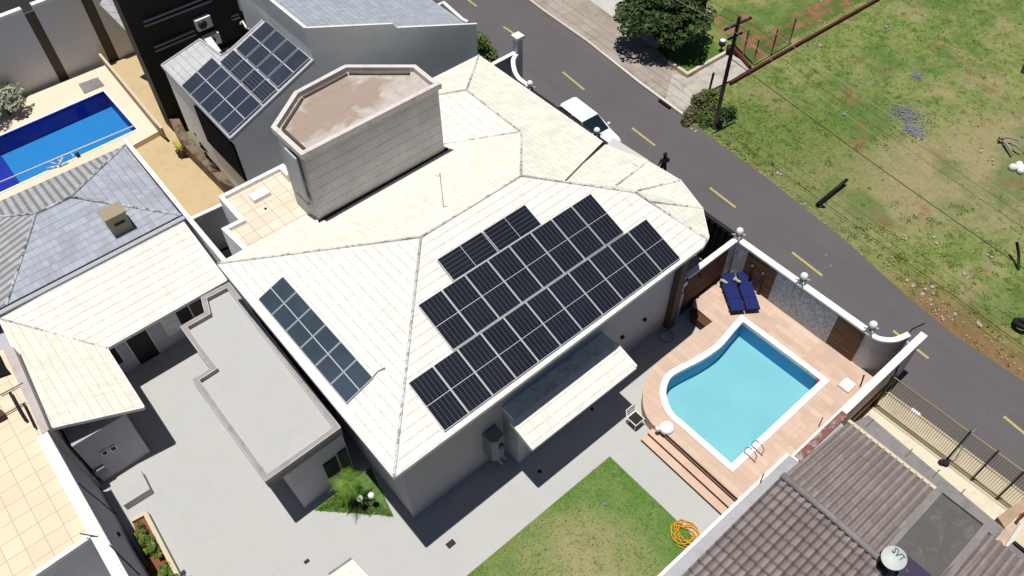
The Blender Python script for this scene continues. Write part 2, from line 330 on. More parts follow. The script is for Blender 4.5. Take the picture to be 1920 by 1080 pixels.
# ------------------------------------------------------------------ mesh helpers
class MB:
    def __init__(s): s.bm = bmesh.new(); s.uv = s.bm.loops.layers.uv.new('UVMap'); s.mi = 0
    def poly(s, vs, eave=None, smooth=False, origin=None):
        vs = [Vector(v) for v in vs]
        f = s.bm.faces.new([s.bm.verts.new(v) for v in vs]); f.smooth = smooth; f.material_index = s.mi
        f.normal_update(); n = f.normal
        if eave is not None: ud = Vector(eave).normalized(); vd = n.cross(ud); vd = -vd if vd.z < 0 else vd
        elif abs(n.z) > .7: ud, vd = Vector((1, 0, 0)), Vector((0, 1, 0))
        elif abs(n.x) > abs(n.y): ud, vd = Vector((0, 1, 0)), Vector((0, 0, 1))
        else: ud, vd = Vector((1, 0, 0)), Vector((0, 0, 1))
        o = Vector(origin) if origin is not None else (vs[0] if eave is not None else Vector((0, 0, 0)))
        for l in f.loops: d = l.vert.co-o; l[s.uv].uv = (d.dot(ud), d.dot(vd))
        return f
    def box(s, x0, y0, z0, x1, y1, z1):
        a = [(x0, y0, z0), (x1, y0, z0), (x1, y1, z0), (x0, y1, z0), (x0, y0, z1), (x1, y0, z1), (x1, y1, z1), (x0, y1, z1)]
        for q in ((3, 2, 1, 0), (4, 5, 6, 7), (0, 1, 5, 4), (1, 2, 6, 5), (2, 3, 7, 6), (3, 0, 4, 7)): s.poly([a[i] for i in q])
        return s
    def prism(s, pts, z0, z1, bottom=True):
        n = len(pts); A = sum(pts[i][0]*pts[(i+1) % n][1]-pts[(i+1) % n][0]*pts[i][1] for i in range(n))
        if A < 0: pts = pts[::-1]
        s.poly([(p[0], p[1], z1) for p in pts])
        if bottom: s.poly([(p[0], p[1], z0) for p in pts[::-1]])
        for i in range(n):
            a, b = pts[i], pts[(i+1) % n]; s.poly([(a[0], a[1], z0), (b[0], b[1], z0), (b[0], b[1], z1), (a[0], a[1], z1)])
        return s
    def obox(s, c, u, v, w_):
        """box from centre and three half-extent vectors"""
        c, u, v, w_ = map(Vector, (c, u, v, w_))
        a = [c-u-v-w_, c+u-v-w_, c+u+v-w_, c-u+v-w_, c-u-v+w_, c+u-v+w_, c+u+v+w_, c-u+v+w_]
        for q in ((3, 2, 1, 0), (4, 5, 6, 7), (0, 1, 5, 4), (1, 2, 6, 5), (2, 3, 7, 6), (3, 0, 4, 7)): s.poly([a[i] for i in q])
        return s
    def tube(s, path, r, seg=8, caps=True, r2=None):
        path = [Vector(p) for p in path]; rings = []; n = len(path)
        for i, p in enumerate(path):
            d = (path[min(i+1, n-1)]-path[max(i-1, 0)]).normalized()
            a = d.cross(Vector((0, 0, 1)));
            if a.length < .05: a = d.cross(Vector((0, 1, 0)))
            a.normalize(); b = d.cross(a).normalized()
            rr = r if r2 is None else r+(r2-r)*i/(n-1)
            rings.append([s.bm.verts.new(p+(a*math.cos(t)+b*math.sin(t))*rr) for t in [2*PI*k/seg for k in range(seg)]])
        for i in range(n-1):
            for k in range(seg):
                f = s.bm.faces.new((rings[i][k], rings[i][(k+1) % seg], rings[i+1][(k+1) % seg], rings[i+1][k])); f.smooth = True; f.material_index = s.mi
        if caps:
            for rg in (rings[0], rings[-1][::-1]):
                f = s.bm.faces.new(rg); f.material_index = s.mi
        return s
    def lathe(s, prof, c, seg=16, axis=None):
        """profile of (radius, height) turned about the vertical through c"""
        c = Vector(c); M3 = Matrix.Identity(3) if axis is None else Vector((0, 0, 1)).rotation_difference(Vector(axis)).to_matrix()
        rings = [[s.bm.verts.new(c+M3@Vector((r*math.cos(2*PI*k/seg), r*math.sin(2*PI*k/seg), h))) for k in range(seg)] for r, h in prof]
        for i in range(len(prof)-1):
            for k in range(seg):
                f = s.bm.faces.new((rings[i][k], rings[i][(k+1) % seg], rings[i+1][(k+1) % seg], rings[i+1][k])); f.smooth = True; f.material_index = s.mi
        return s
    def ball(s, c, r, seg=14):
        n = seg//2
        return s.lathe([(max(r*math.sin(PI*i/n), 1e-4), -r*math.cos(PI*i/n)) for i in range(n+1)], c, seg)
    def extr(s, pts, z, path=None): pass
def ccw(pts):
    n = len(pts); A = sum(pts[i][0]*pts[(i+1) % n][1]-pts[(i+1) % n][0]*pts[i][1] for i in range(n))
    return pts if A > 0 else pts[::-1]
def wloc(o):
    v = Vector((0, 0, 0))
    while o is not None: v = v+o.location; o = o.parent
    return v
def tag(o, label=None, cat=None, group=None, kind=None):
    if label: o['label'] = label
    if cat: o['category'] = cat
    if group: o['group'] = group
    if kind: o['kind'] = kind
    return o
def thing(name, label, cat, loc=(0, 0, 0), group=None):
    o = bpy.data.objects.new(name, None); o.empty_display_size = .2; COL.objects.link(o); o.location = loc
    return tag(o, label, cat, group)
def part(name, mb, mat, parent, label=None):
    """links a mesh (built in world metres) as ONE part under its thing"""
    me = bpy.data.meshes.new(name); off = wloc(parent) if parent else Vector((0, 0, 0))
    bmesh.ops.translate(mb.bm, verts=mb.bm.verts, vec=-off)
    mb.bm.to_mesh(me); mb.bm.free()
    for m_ in (mat if isinstance(mat, (list, tuple)) else [mat]): me.materials.append(M[m_])
    o = bpy.data.objects.new(name, me); COL.objects.link(o)
    if parent: o.parent = parent
    if label: o['label'] = label
    return o
def solo(name, mb, mat, label, cat, group=None):
    """a thing that is one mesh; its origin is moved to the middle of its base"""
    vs = [v.co for v in mb.bm.verts]
    c = Vector(((min(v.x for v in vs)+max(v.x for v in vs))/2, (min(v.y for v in vs)+max(v.y for v in vs))/2, min(v.z for v in vs)))
    bmesh.ops.translate(mb.bm, verts=mb.bm.verts, vec=-c)
    o = part(name, mb, mat, None); o.location = c
    return tag(o, label, cat, group)
def struct(name, mb, mat, kind='structure'):
    return tag(part(name, mb, mat, None), kind=kind)
def copy_thing(src, loc=None, rot=None, label=None, group=None):
    """copies a thing with its parts and sub-parts; mesh data is shared"""
    c = src.copy(); COL.objects.link(c)
    if loc is not None: c.location = loc
    if rot is not None: c.rotation_euler = rot
    for ch in list(src.children):
        d = ch.copy(); COL.objects.link(d); d.parent = c
        for g in list(ch.children):
            e = g.copy(); COL.objects.link(e); e.parent = d
    if label: c['label'] = label
    if group: c['group'] = group
    return c
def P3(p, z): return (p[0], p[1], z)
def wall_run(mb, pts, z0, z1, th):
    """a wall of constant thickness following a plan polyline"""
    L, Rr = offset(pts, th/2), offset(pts, -th/2)
    n = len(pts)
    for i in range(n-1):
        mb.poly([P3(L[i], z1), P3(Rr[i], z1), P3(Rr[i+1], z1), P3(L[i+1], z1)])
        mb.poly([P3(Rr[i], z0), P3(Rr[i+1], z0), P3(Rr[i+1], z1), P3(Rr[i], z1)])
        mb.poly([P3(L[i+1], z0), P3(L[i], z0), P3(L[i], z1), P3(L[i+1], z1)])
    mb.poly([P3(L[0], z0), P3(Rr[0], z0), P3(Rr[0], z1), P3(L[0], z1)]); mb.poly([P3(Rr[-1], z0), P3(L[-1], z0), P3(L[-1], z1), P3(Rr[-1], z1)])
    return mb
def offset(pts, d, closed=False):
    out = []; n = len(pts)
    for i in range(n):
        a = Vector(pts[(i-1) % n]) if (closed or i > 0) else None; b = Vector(pts[i]); c = Vector(pts[(i+1) % n]) if (closed or i < n-1) else None
        ns = []
        if a is not None: e = (b-a).normalized(); ns.append(Vector((-e.y, e.x)))
        if c is not None: e = (c-b).normalized(); ns.append(Vector((-e.y, e.x)))
        k = ns[0] if len(ns) == 1 else (ns[0]+ns[1]).normalized()
        s_ = 1 if len(ns) == 1 else 1/max(.3, k.dot(ns[0]))
        out.append(tuple(b+k*d*s_))
    return out
def ring_cap(mb, pts, w_in, z0, z1, w_out=0):
    """closed band (coping, parapet) between an outline and its inset"""
    pts = ccw([tuple(p[:2]) for p in pts]); I = offset(pts, w_in, True); O = offset(pts, -w_out, True) if w_out else pts
    n = len(pts)
    for i in range(n):
        j = (i+1) % n
        mb.poly([P3(O[i], z1), P3(O[j], z1), P3(I[j], z1), P3(I[i], z1)])
        mb.poly([P3(O[i], z0), P3(O[j], z0), P3(O[j], z1), P3(O[i], z1)])
        mb.poly([P3(I[j], z0), P3(I[i], z0), P3(I[i], z1), P3(I[j], z1)])
    return I
def leaves(mb, c, rad, n, size, rng, shell=.55, flat=.5, aspect=.55):
    """leaf-sized faces scattered through clumps inside an ellipsoid"""
    c = Vector(c)
    for _ in range(n):
        while True:
            d = Vector((rng.uniform(-1, 1), rng.uniform(-1, 1), rng.uniform(-1, 1)))
            if shell < d.length <= 1: break
        p = c+Vector((d.x*rad[0], d.y*rad[1], d.z*rad[2]))
        nrm = (Vector((d.x, d.y, d.z+flat))+Vector((rng.gauss(0, .45), rng.gauss(0, .45), rng.gauss(0, .35)))).normalized()
        a = nrm.cross(Vector((rng.gauss(0, 1), rng.gauss(0, 1), rng.gauss(0, 1)))).normalized(); b = nrm.cross(a)
        s_ = size*rng.uniform(.6, 1.3)
        vs = [p-a*s_, p-b*s_*aspect+nrm*s_*.15, p+a*s_, p+b*s_*aspect+nrm*s_*.15]
        f = mb.bm.faces.new([mb.bm.verts.new(v) for v in vs]); f.material_index = mb.mi
def crown(c, rad, clumps, per, size, seed, cr=.38):
    rng = random.Random(seed); mb = MB(); c = Vector(c)
    for i in range(clumps):
        while True:
            d = Vector((rng.uniform(-1, 1), rng.uniform(-1, 1), rng.uniform(-.8, 1)))
            if d.length <= 1: break
        d = d*(.55+.45*rng.random())
        k = rng.uniform(.6, 1.15)*cr
        leaves(mb, c+Vector((d.x*rad[0], d.y*rad[1], d.z*rad[2])), (rad[0]*k, rad[1]*k, rad[2]*k*.8), per, size, rng, .35)
    return mb
def trunk(base, top, r, limbs, seed):
    rng = random.Random(seed); mb = MB(); base, top = Vector(base), Vector(top)
    mid = base.lerp(top, .5)+Vector((rng.uniform(-.1, .1), rng.uniform(-.1, .1), 0))
    mb.tube([base, mid, top], r, 8, r2=r*.5)
    for i in range(limbs):
        a = 2*PI*i/limbs+rng.uniform(-.3, .3); s_ = base.lerp(top, rng.uniform(.55, .95)); L = (top-base).length*rng.uniform(.35, .6)
        mb.tube([s_, s_+Vector((math.cos(a)*L*.6, math.sin(a)*L*.6, L*.35)), s_+Vector((math.cos(a)*L, math.sin(a)*L, L*.8))], r*.4, 6, r2=r*.12)
    return mb

# ================================================================== GROUND AND STREET
def sheet(name, pts, z, mat, uv=None):
    mb = MB(); mb.poly([P3(p, z) for p in ccw([tuple(q[:2]) for q in pts])]); return struct(name, mb, mat)
def holed(name, outer, holes, z, mat):
    mb = MB(); es = []
    for pts in [outer]+holes:
        vs = [mb.bm.verts.new(P3(p, z)) for p in ccw([tuple(q[:2]) for q in pts])]; es += [mb.bm.edges.new((vs[i], vs[(i+1) % len(vs)])) for i in range(len(vs))]
    bmesh.ops.triangle_fill(mb.bm, edges=es, use_beauty=True)
    for f in mb.bm.faces:
        f.normal_update()
        if f.normal.z < 0: f.normal_flip()
        for l in f.loops: l[mb.uv].uv = (l.vert.co.x, l.vert.co.y)
    return struct(name, mb, mat)
HOLE1 = [(15.6, 6.1), (17.3, 5.75), (21.5, 5.75), (21.5, 10.15), (17.3, 9.9), (15.6, 8.9)]
HOLE1 = [(17.2, 5.2), (22.3, 5.2), (22.3, 11.1), (15.4, 9.6), (15.4, 8.6)]
HOLE1 = [(22.19, 10.54), (22.27, 5.71), (15.72, 5.67), (15.62, 8.90), (15.93, 9.81), (16.70, 10.53), (18.92, 10.52)]
HOLE2 = [(-8, 40.8), (7.05, 40.8), (7.05, 45.6), (-8, 45.6)]
holed('ground', [(-400, -400), (400, -400), (400, 400), (-400, 400)], [HOLE1, HOLE2], -.03, 'field_grass')
# street: the far kerb follows the photographed bend
KERB = [(33.6, 60), (32.9, 45), (31.94, 34.72), (31.72, 30.53), (31.11, 25.38), (30.82, 21.38), (30.42, 15.46), (29.74, 10.03), (28.96, 6.29), (28.62, 3.64), (28.6, 0), (28.1, -8), (27.4, -20)]
sheet('road', [(26.9, 60), (23.95, 6), (23.3, -20)] + KERB[::-1], .0, 'asphalt')
def dash(a, b, w_=.13):
    a, b = Vector(a), Vector(b); d = (b-a).normalized(); n = Vector((-d.y, d.x))*w_/2
    mb.poly([P3(a-n, .006), P3(b-n, .006), P3(b+n, .006), P3(a+n, .006)])
def paint():
    t = NT('road_paint'); p = t.pos()
    c = t.mix(t.ramp(t.noise(p, 9, 4, .7), .45, .7), (.5, .4, .15, 1), (.28, .25, .2, 1)); M['road_paint'] = t.fin(c, .8, .2)
paint()
mb = MB()
for a, b in (((28.98, 35.28), (28.98, 34.03)), ((28.59, 29.33), (28.38, 27.27)), ((28.01, 23.01), (27.89, 21.16)), ((27.62, 17.02), (27.50, 15.21)), ((27.18, 11.44), (27.05, 9.58)), ((26.77, 5.56), (26.62, 3.71)), ((26.38, 0.08), (26.25, -1.09)), ((29.3, 40), (29.15, 38.2))):
    dash(a, b)
struct('road_marking', mb, 'road_paint')
# far-side kerb stones and pavement
mb = MB(); wall_run(mb, [(p[0]+.07, p[1]) for p in KERB if p[1] > 21.0], -.02, .13, .15); struct('kerb', mb, 'stone_pale')
PAVE = [(p[0]+.15, p[1]) for p in KERB if p[1] > 21.0]
sheet('pavement', PAVE + [(31.53, 21.62), (33.82, 23.65), (34.08, 25.65), (34.68, 29.26), (35.64, 35.12), (37.5, 45), (38.5, 60)], .10, 'sidewalk_old')
plain('yard_concrete', (.52, .5, .47), var=.12, grime=(.34, .31, .28), gscale=1.3)
sheet('front_yard', [(35.01, 33.55), (34.58, 29.35), (34.32, 27.10), (40, 27.5), (44, 40), (37.5, 44)], .115, 'yard_concrete')
plain('driveway_pale', (.46, .43, .38), var=.18, scale=1.6, grime=(.28, .22, .18), gscale=1.2, glo=.46, ghi=.66)
sheet('driveway', [(30.89, 23.27), (33.39, 24.86), (33.59, 23.86), (37.31, 24.07), (37.34, 22.05), (35.35, 22.10), (33.68, 22.30), (31.26, 21.86)], .112, 'driveway_pale')
plain('verge_paving', (.25, .21, .17), var=.3, scale=2.5, grime=(.15, .12, .08), gscale=1.5)
mb = MB(); mb.box(0, 0, 0, 1, 1, 1)
# near side of the street
plain('pavement_beige', (.5, .43, .32), var=.12, grime=(.3, .25, .18))
sheet('pavement', [(22.6, -20), (23.7, -20), (23.85, 3.9), (22.6, 3.9)], .03, 'pavement_beige')
plain('apron_grey', (.44, .42, .42), var=.06)
# courtyard ground of the main plot and side yards
holed('courtyard', [(-3.4, 29.8), (-3.4, -8), (9, -8), (9, 4.2), (23.55, 4.2), (23.55, 29.8)], [HOLE1], .004, 'courtyard_concrete')
LAWN = [(12.78, 9.47), (12.82, 4.2), (6.5, 4.2), (4.5, -6), (2.0, -6), (2.0, 9.47)]
sheet('lawn', [(12.78, 9.47), (12.82, 4.0), (12.8, -6), (1.0, -6), (1.0, 9.47)], .012, 'lawn_grass')
rng = random.Random(4); mb = MB()
def tuft(mb, x, y, z, h, n, sp):
    for _ in range(n):
        a = rng.uniform(0, 2*PI); r = rng.uniform(0, sp); px, py = x+math.cos(a)*r, y+math.sin(a)*r
        b = rng.uniform(0, 2*PI); ww = rng.uniform(.012, .03)*(1+h*2); lx, ly = rng.gauss(0, h*.6), rng.gauss(0, h*.6)
        mb.bm.faces.new([mb.bm.verts.new(v) for v in ((px-math.cos(b)*ww, py-math.sin(b)*ww, z), (px+math.cos(b)*ww, py+math.sin(b)*ww, z), (px+lx, py+ly, z+h*rng.uniform(.6, 1.2)))])
for _ in range(2600):
    x, y = rng.uniform(2, 12.75), rng.uniform(2.5, 9.4); tuft(mb, x, y, .012, .045, 3, .12)
struct('lawn_blades', mb, 'grass_short', 'stuff')
# rough grass over the empty plot across the street
rng = random.Random(9); mb = MB()
def kerbx(y):
    for (x0, y0), (x1, y1) in zip(KERB, KERB[1:]):
        if y1 <= y <= y0: return x1+(x0-x1)*(y-y1)/(y0-y1)
    return 29
def field_ok(x, y):
    if y > 21.9 and x < 49: return x > 38.5 and y < 24 or (x > 34.3 and 24.3 < y < 27 and x < 37.3)
    return x > kerbx(min(y, 40))+.15
n = 0
while n < 4200:
    y = rng.uniform(-6, 30); x = rng.uniform(28.5, 58)
    if not field_ok(x, y): continue
    near = x-kerbx(y)
    d = abs(x*.46+y-27.2)
    if d < 2.6 and rng.random() < .75: continue
    tuft(mb, x, y, -.03, rng.uniform(.04, .12) if near > 1.6 else rng.uniform(.08, .24), 5, .16); n += 1
struct('field_tufts', mb, 'grass_tuft', 'stuff')

# ================================================================== MAIN HOUSE
house = thing('house', 'large white-roofed house with dark solar arrays and a tower, beside the curved pool', 'house', (12, 17, 0))
mb = MB(); mb.prism([(5.26, 12.52), (19.6, 12.52), (20.1, 14), (20.1, 26.6), (15.2, 26.6), (15.2, 22.6), (5.26, 22.6)], 0, 5.84, False)
wall = part('wall', mb, 'wall_lilac', house)
plain('soffit', (.5, .49, .48), var=.03)
A_, B_w, P_, Q_ = (4.55, 11.6, 5.9), (4.6, 23.5, 5.93), (10.42, 17.72, 8.0), (15.28, 17.75, 8.0)
J_, F_, E1_ = (18.73, 14.83, 7.03), (19.82, 11.81, 5.97), (19.45, 11.67, 5.92)
V_, Tn, C1, C2, Vv, Wc = (17.75, 20.6, 7.0), (17.8, 24.4, 7.0), (20.8, 27.3, 5.9), (20.84, 18.68, 5.92), (15.0, 23.3, 6.05), (15.0, 27.3, 5.95)
K_ = (16.85, 16.94, 7.31)
G0, Ea, Eb, L1 = (16.92, 17.04, 7.17), (20.91, 18.60, 5.77), (21.90, 16.86, 5.39), (18.80, 15.89, 6.57)
Ec, Ed, Ee = (21.86, 14.95, 5.62), (21.26, 13.22, 5.66), (20.11, 11.91, 5.80)
K3, J2 = (19.02, 14.15, 6.79), (19.36, 15.21, 6.41)
L1 = (L1[0], L1[1], L1[2])
mb = MB()
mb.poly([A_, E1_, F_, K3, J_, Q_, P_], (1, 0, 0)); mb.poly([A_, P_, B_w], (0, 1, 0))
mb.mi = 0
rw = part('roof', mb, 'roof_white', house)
mb = MB()
mb.poly([(15.0, 27.3, 5.95), Tn, V_, Vv], (0, 1, 0)); part('roof', mb, 'roof_white_b', house)
mb = MB()
mb.poly([B_w, P_, Q_, V_, Vv], (1, 0, 0)); mb.poly([Tn, C1, C2, K_, Q_, V_], (0, 1, 0)); mb.poly([Wc, C1, Tn], (1, 0, 0))
mb.poly([G0, Ea, Eb, L1], (0, 1, 0)); mb.poly([L1, Eb, Ec, J2], (-.4, 1, 0)); mb.poly([J2, Ec, Ed, K3], (-.6, 1, 0)); mb.poly([K3, Ed, Ee, F_], (-.15, 1, 0)); mb.poly([F_, Ee, E1_], (-.15, 1, 0))
mb.poly([L1, J2, J_, G0], (0, 1, 0)); mb.poly([J2, K3, J_], (0, 1, 0))
rc = part('roof', mb, 'roof_cream', house)
mb = MB()      # the riser where the upper roof ends above the porch roof, and the soffit
mb.poly([K_, C2, (C2[0], C2[1]-.02, C2[2]-.2), (K_[0], K_[1]-.02, K_[2]-.2)])
mb.prism([(4.62, 11.68), (19.7, 11.7), (20.8, 13.2), (21.3, 15.2), (20.7, 18.7), (20.7, 27.2), (15.05, 27.2), (15.05, 23.3), (4.65, 23.4)], 5.66, 5.72)
part('soffit', mb, 'taupe_dark', house)
# fascia boards and gutters
mb = MB()
for pts in ([A_, E1_], [B_w, A_], [C1, C2], [Wc, C1], [Ea, Eb], [Eb, Ec], [Ec, Ed], [Ed, Ee], [Ee, E1_]):
    a, b = Vector(pts[0]), Vector(pts[1]); d = (b-a).normalized(); n_ = Vector((-d.y, d.x, 0)).normalized()*.03
    mb.obox((a+b)/2+Vector((0, 0, -.09)), (b-a)/2, n_, Vector((0, 0, .085)))
part('gutter', mb, 'cap_white', house)
def cap_mat():
    t = NT('ridge_tile'); p = t.pos(); n = t.noise(p, 5, 3, .7)
    c = t.mix(t.ramp(n, .5, .58), (.70, .70, .66, 1), (.36, .35, .31, 1)); M['ridge_tile'] = t.fin(c, .8, .2)
    t = NT('ridge_tile_dark'); p = t.pos(); n = t.noise(p, 4, 3, .7)
    c = t.mix(t.ramp(n, .45, .6), (.55, .57, .6, 1), (.12, .13, .14, 1)); M['ridge_tile_dark'] = t.fin(c, .8, .2)
cap_mat()
def ridge(pts, parent, mat='ridge_tile', r=.07):
    mb = MB(); mb.tube([Vector(p)+Vector((0, 0, .0)) for p in pts], r, 8); part('ridge_cap', mb, mat, parent)
for a, b in ((A_, P_), (B_w, P_), (P_, Q_), (Q_, J_), (J_, F_), (Q_, V_), (V_, Tn), (Tn, C1), (Tn, Wc), (V_, Vv), (L1, Eb), (J2, Ec), (K3, Ed)):
    ridge([a, b], rw if a in (A_, B_w, P_) else rc, r=.05)
# tower
TW = [(8.62, 22.28), (15.03, 22.25), (14.96, 22.68), (15.00, 23.91), (12.84, 25.83), (10.38, 25.69), (8.59, 24.41)]
TI = offset(ccw(TW), .1, True)
mb = MB(); pts = ccw(TI)
for i in range(len(pts)):
    a, b = pts[i], pts[(i+1) % len(pts)]; mb.poly([P3(a, 5.6), P3(b, 5.6), P3(b, 9.75), P3(a, 9.75)], Vector((b[0]-a[0], b[1]-a[1], 0)), origin=(a[0], a[1], 5.6))
tower = part('tower', mb, 'tower_cladding', house)
mb = MB(); ring_cap(mb, TW, .19, 9.7, 9.95); plain('tower_coping', (.66, .61, .58), var=.1, grime=(.35, .3, .27), gscale=2.5); part('parapet', mb, 'tower_coping', tower)
mb = MB(); mb.poly([P3(p, 9.74) for p in offset(ccw(TW), .2, True)]); part('tower_deck', mb, 'stained_slab', tower)
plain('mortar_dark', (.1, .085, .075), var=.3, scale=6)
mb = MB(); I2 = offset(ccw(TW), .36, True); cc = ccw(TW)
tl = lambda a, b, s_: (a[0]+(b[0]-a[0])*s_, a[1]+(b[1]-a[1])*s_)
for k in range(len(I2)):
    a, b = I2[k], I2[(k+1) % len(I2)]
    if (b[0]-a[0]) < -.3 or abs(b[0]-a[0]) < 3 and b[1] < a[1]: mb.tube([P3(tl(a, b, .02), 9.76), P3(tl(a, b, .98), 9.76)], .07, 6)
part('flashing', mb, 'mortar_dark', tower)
mb = MB()   # service door and panel in the tower's narrow west face
a, b = Vector(TI[0]), Vector(TI[-1]) if abs(Vector(TI[-1]).y-Vector(TI[0]).y) < 3 else Vector(TI[1])
wa, wb = Vector((8.62, 22.55)), Vector((8.72, 24.2))
mb.obox((8.57, 23.15, 8.35), (.03, 0, 0), (.0, .42, 0), (0, 0, 1.15)); part('hatch_door', mb, 'wall_grey', tower)
mb = MB(); mb.obox((8.56, 23.15, 7.15), (.035, 0, 0), (0, .44, 0), (0, 0, .04)); part('ledge', mb, 'taupe_dark', tower)
mb = MB(); mb.box(8.6, 22.33, 6.34, 15.1, 22.4, 6.5); part('base_shadow', mb, 'black', tower)  # black strip stands in for the narrow shadow at the tower's foot
# roof terrace beside the tower
TR = [(6.47, 26.70), (9.44, 26.69), (10.4, 26.7), (10.4, 23.2), (5.78, 22.86), (5.69, 24.95), (6.43, 24.93)]
mb = MB(); mb.prism([p[:2] for p in TR], 5.2, 5.82); ter = part('terrace', mb, 'terrace_tile', house)
mb = MB(); wall_run(mb, [(5.82, 22.90), (5.69, 24.95), (6.46, 24.91), (6.47, 26.70), (9.47, 26.66)], 3.0, 5.98, .2); part('parapet', mb, 'cap_white', ter)
mb = MB(); mb.box(7.35, 25.55, 5.82, 8.15, 26.0, 6.0); part('roof_hatch', mb, 'cap_white', ter)
mb = MB(); mb.box(9.1, 25.75, 5.82, 9.75, 26.35, 6.2); part('water_tank_lid', mb, 'pvc_white', ter)
mb = MB(); mb.lathe([(.06, 0), (.06, .02), (.001, .02)], (7.55, 25.0, 5.82), 10); part('floor_drain', mb, 'black', ter)
mb = MB(); mb.prism([(5.8, 23.1), (6.5, 25), (6.5, 26.6), (10.2, 26.6), (10.2, 22.6), (5.8, 22.6)], 0, 5.2, False); part('wall', mb, 'wall_lilac', house)
# south facade: transom band, pillar, sconces
mb = MB(); mb.box(15.35, 12.44, 4.75, 19.35, 12.53, 5.5); part('window', mb, 'black', house)
mb = MB(); mb.box(19.2, 12.2, 0, 19.6, 12.6, 5.66); part('pillar', mb, 'brown_frame', house)
for (x, z) in (((16.32, 12.45, 1.82)[0], (16.32, 12.45, 1.82)[2]), ((17.67, 12.45, 1.87)[0], (17.67, 12.45, 1.87)[2])):
    mb = MB(); mb.lathe([(.001, 0), (.09, 0), (.09, .1), (.001, .1)], (x, 12.52, z), 12, (0, -1, 0)); part('wall_lamp', mb, 'black', house)
# porch box with its own little tiled roof
mb = MB(); mb.box(9.78, 11.62, 0, 14.98, 12.5, 3.22); porch = part('porch', mb, 'wall_grey', house)
mb = MB(); mb.box(9.74, 11.58, 3.22, 15.02, 12.5, 3.36); part('porch_slab', mb, 'green_grey_slab', porch)
mb = MB()
mb.poly([(9.55, 11.72, 3.52), (14.9, 11.72, 3.52), (14.85, 10.55, 3.2), (9.55, 10.52, 3.2)], (1, 0, 0)); part('porch_roof', mb, 'roof_white_b', porch)
mb = MB()
mb.obox((9.53, 11.12, 3.3), (.05, 0, 0), (0, .6, .17), (0, 0, .1)); mb.obox((14.92, 11.12, 3.3), (.06, 0, 0), (0, .6, .17), (0, 0, .1)); mb.box(9.5, 10.48, 3.06, 14.9, 10.55, 3.18)
mb.box(9.58, 11.66, 3.3, 14.9, 11.74, 3.5)
part('porch_trim', mb, 'cap_white', porch)
mb = MB(); mb.tube([(12.15, 18.65, 7.69), ((12.15, 18.65, 7.69)[0], (12.15, 18.65, 7.69)[1], (12.15, 18.65, 7.69)[2]+1.75)], .022, 6)
mb.tube([((12.15, 18.65, 7.69)[0], (12.15, 18.65, 7.69)[1], (12.15, 18.65, 7.69)[2]+1.6), ((12.15, 18.65, 7.69)[0]-.1, (12.15, 18.65, 7.69)[1]+.1, (12.15, 18.65, 7.69)[2]+1.6)], .02, 6)
part('lightning_rod', mb, 'steel', house)
# entrance slab over the gate
mb = MB(); mb.prism([(23.25, 20.57), (23.90, 20.74), (24.01, 18.46), (23.80, 18.05), (22.40, 18.88)], 2.9, 3.1); plain('porch_pink', (.56, .52, .51), var=.04)
part('entrance_slab', mb, 'porch_pink', house)
# conduit from the collectors
mb = MB(); mb.tube([(6.05, 14.83, 6.47), (6.29, 14.86, 6.55), (6.53, 14.75, 6.64)], .025, 6); part('pipe', mb, 'grey_plastic', house)

# ------------------------------------------------------------------ photovoltaic modules
def module(name, w_, h_, glass, midw=.018, frame='alu'):
    """lies in its local XY plane: width w_ along x, length h_ along y"""
    root = thing(name, 'x', 'solar panel')
    mb = MB(); mb.box(0, 0, 0, w_, h_, .035); o = part('frame', mb, frame, root)
    mb = MB()
    for y0, y1 in ((.02, h_/2-midw/2), (h_/2+midw/2, h_-.02)):
        mb.poly([(.02, y0, .0375), (w_-.02, y0, .0375), (w_-.02, y1, .0375), (.02, y1, .0375)], origin=(.02, 0, 0))
    part('cells', mb, glass, root)
    return root
def seat_module(o, corner, u, slope_dir, z_off=.05):
    """corner (x,y,z), u = direction of the module's width, slope_dir = direction of its length"""
    u, v = Vector(u).normalized(), Vector(slope_dir).normalized(); n = u.cross(v)
    mt = Matrix((u, v, n)).transposed().to_4x4(); o.rotation_euler = mt.to_euler(); o.location = Vector(corner)+n*z_off
ORD = ['first', 'second', 'third', 'fourth', 'fifth', 'sixth', 'seventh', 'eighth', 'ninth', 'tenth', 'eleventh']
S_UP = (0, 1, .35)
def zS(y): return 5.9+.35*(y-11.6)
def row(proto, first, n, x0, y, pitch, label, group):
    for i in range(n):
        o = proto if (i == 0 and first) else copy_thing(proto)
        o['label'] = label % ORD[i]; o['group'] = group
        seat_module(o, (x0+i*pitch, y, zS(y)), (1, 0, 0), S_UP)
pv = module('solar_module', 1.025, 2.04, 'pv_cells')
row(pv, True, 11, 6.74, 11.80, 1.047, 'dark upright solar panel in the lowest row by the gutter, %s from the left', 'solar panels of the lowest row')
row(pv, False, 8, 8.69, 13.77, 1.05, 'dark upright solar panel in the middle row of the big array, %s from the left', 'solar panels of the middle row')
pl_ = module('solar_module', 1.03, 2.08, 'pv_cells')
for i in range(2):
    o = pl_ if i == 0 else copy_thing(pl_)
    o['label'] = 'dark solar panel lying lengthwise in the top row of the big array, the %s one' % ('left', 'right')[i]; o['group'] = 'solar panels of the top row'
    y = 15.71; seat_module(o, (10.30+(i+1)*2.13-.04, y, zS(y)), S_UP, (-1, 0, 0))
pw = module('solar_module', .97, 1.24, 'collector_glass', .035)
for i in range(6):
    o = pw if i == 0 else copy_thing(pw)
    o['label'] = 'grey-blue solar collector on the slope beside the flat roof, %s from the far end' % ORD[i]; o['category'] = 'solar collector'; o['group'] = 'solar collectors on the side slope'
    y = 20.72-i*.995; seat_module(o, (4.9, y, 5.9+.35*(4.9-4.6)), (0, -1, 0), (1, 0, .35), .08)

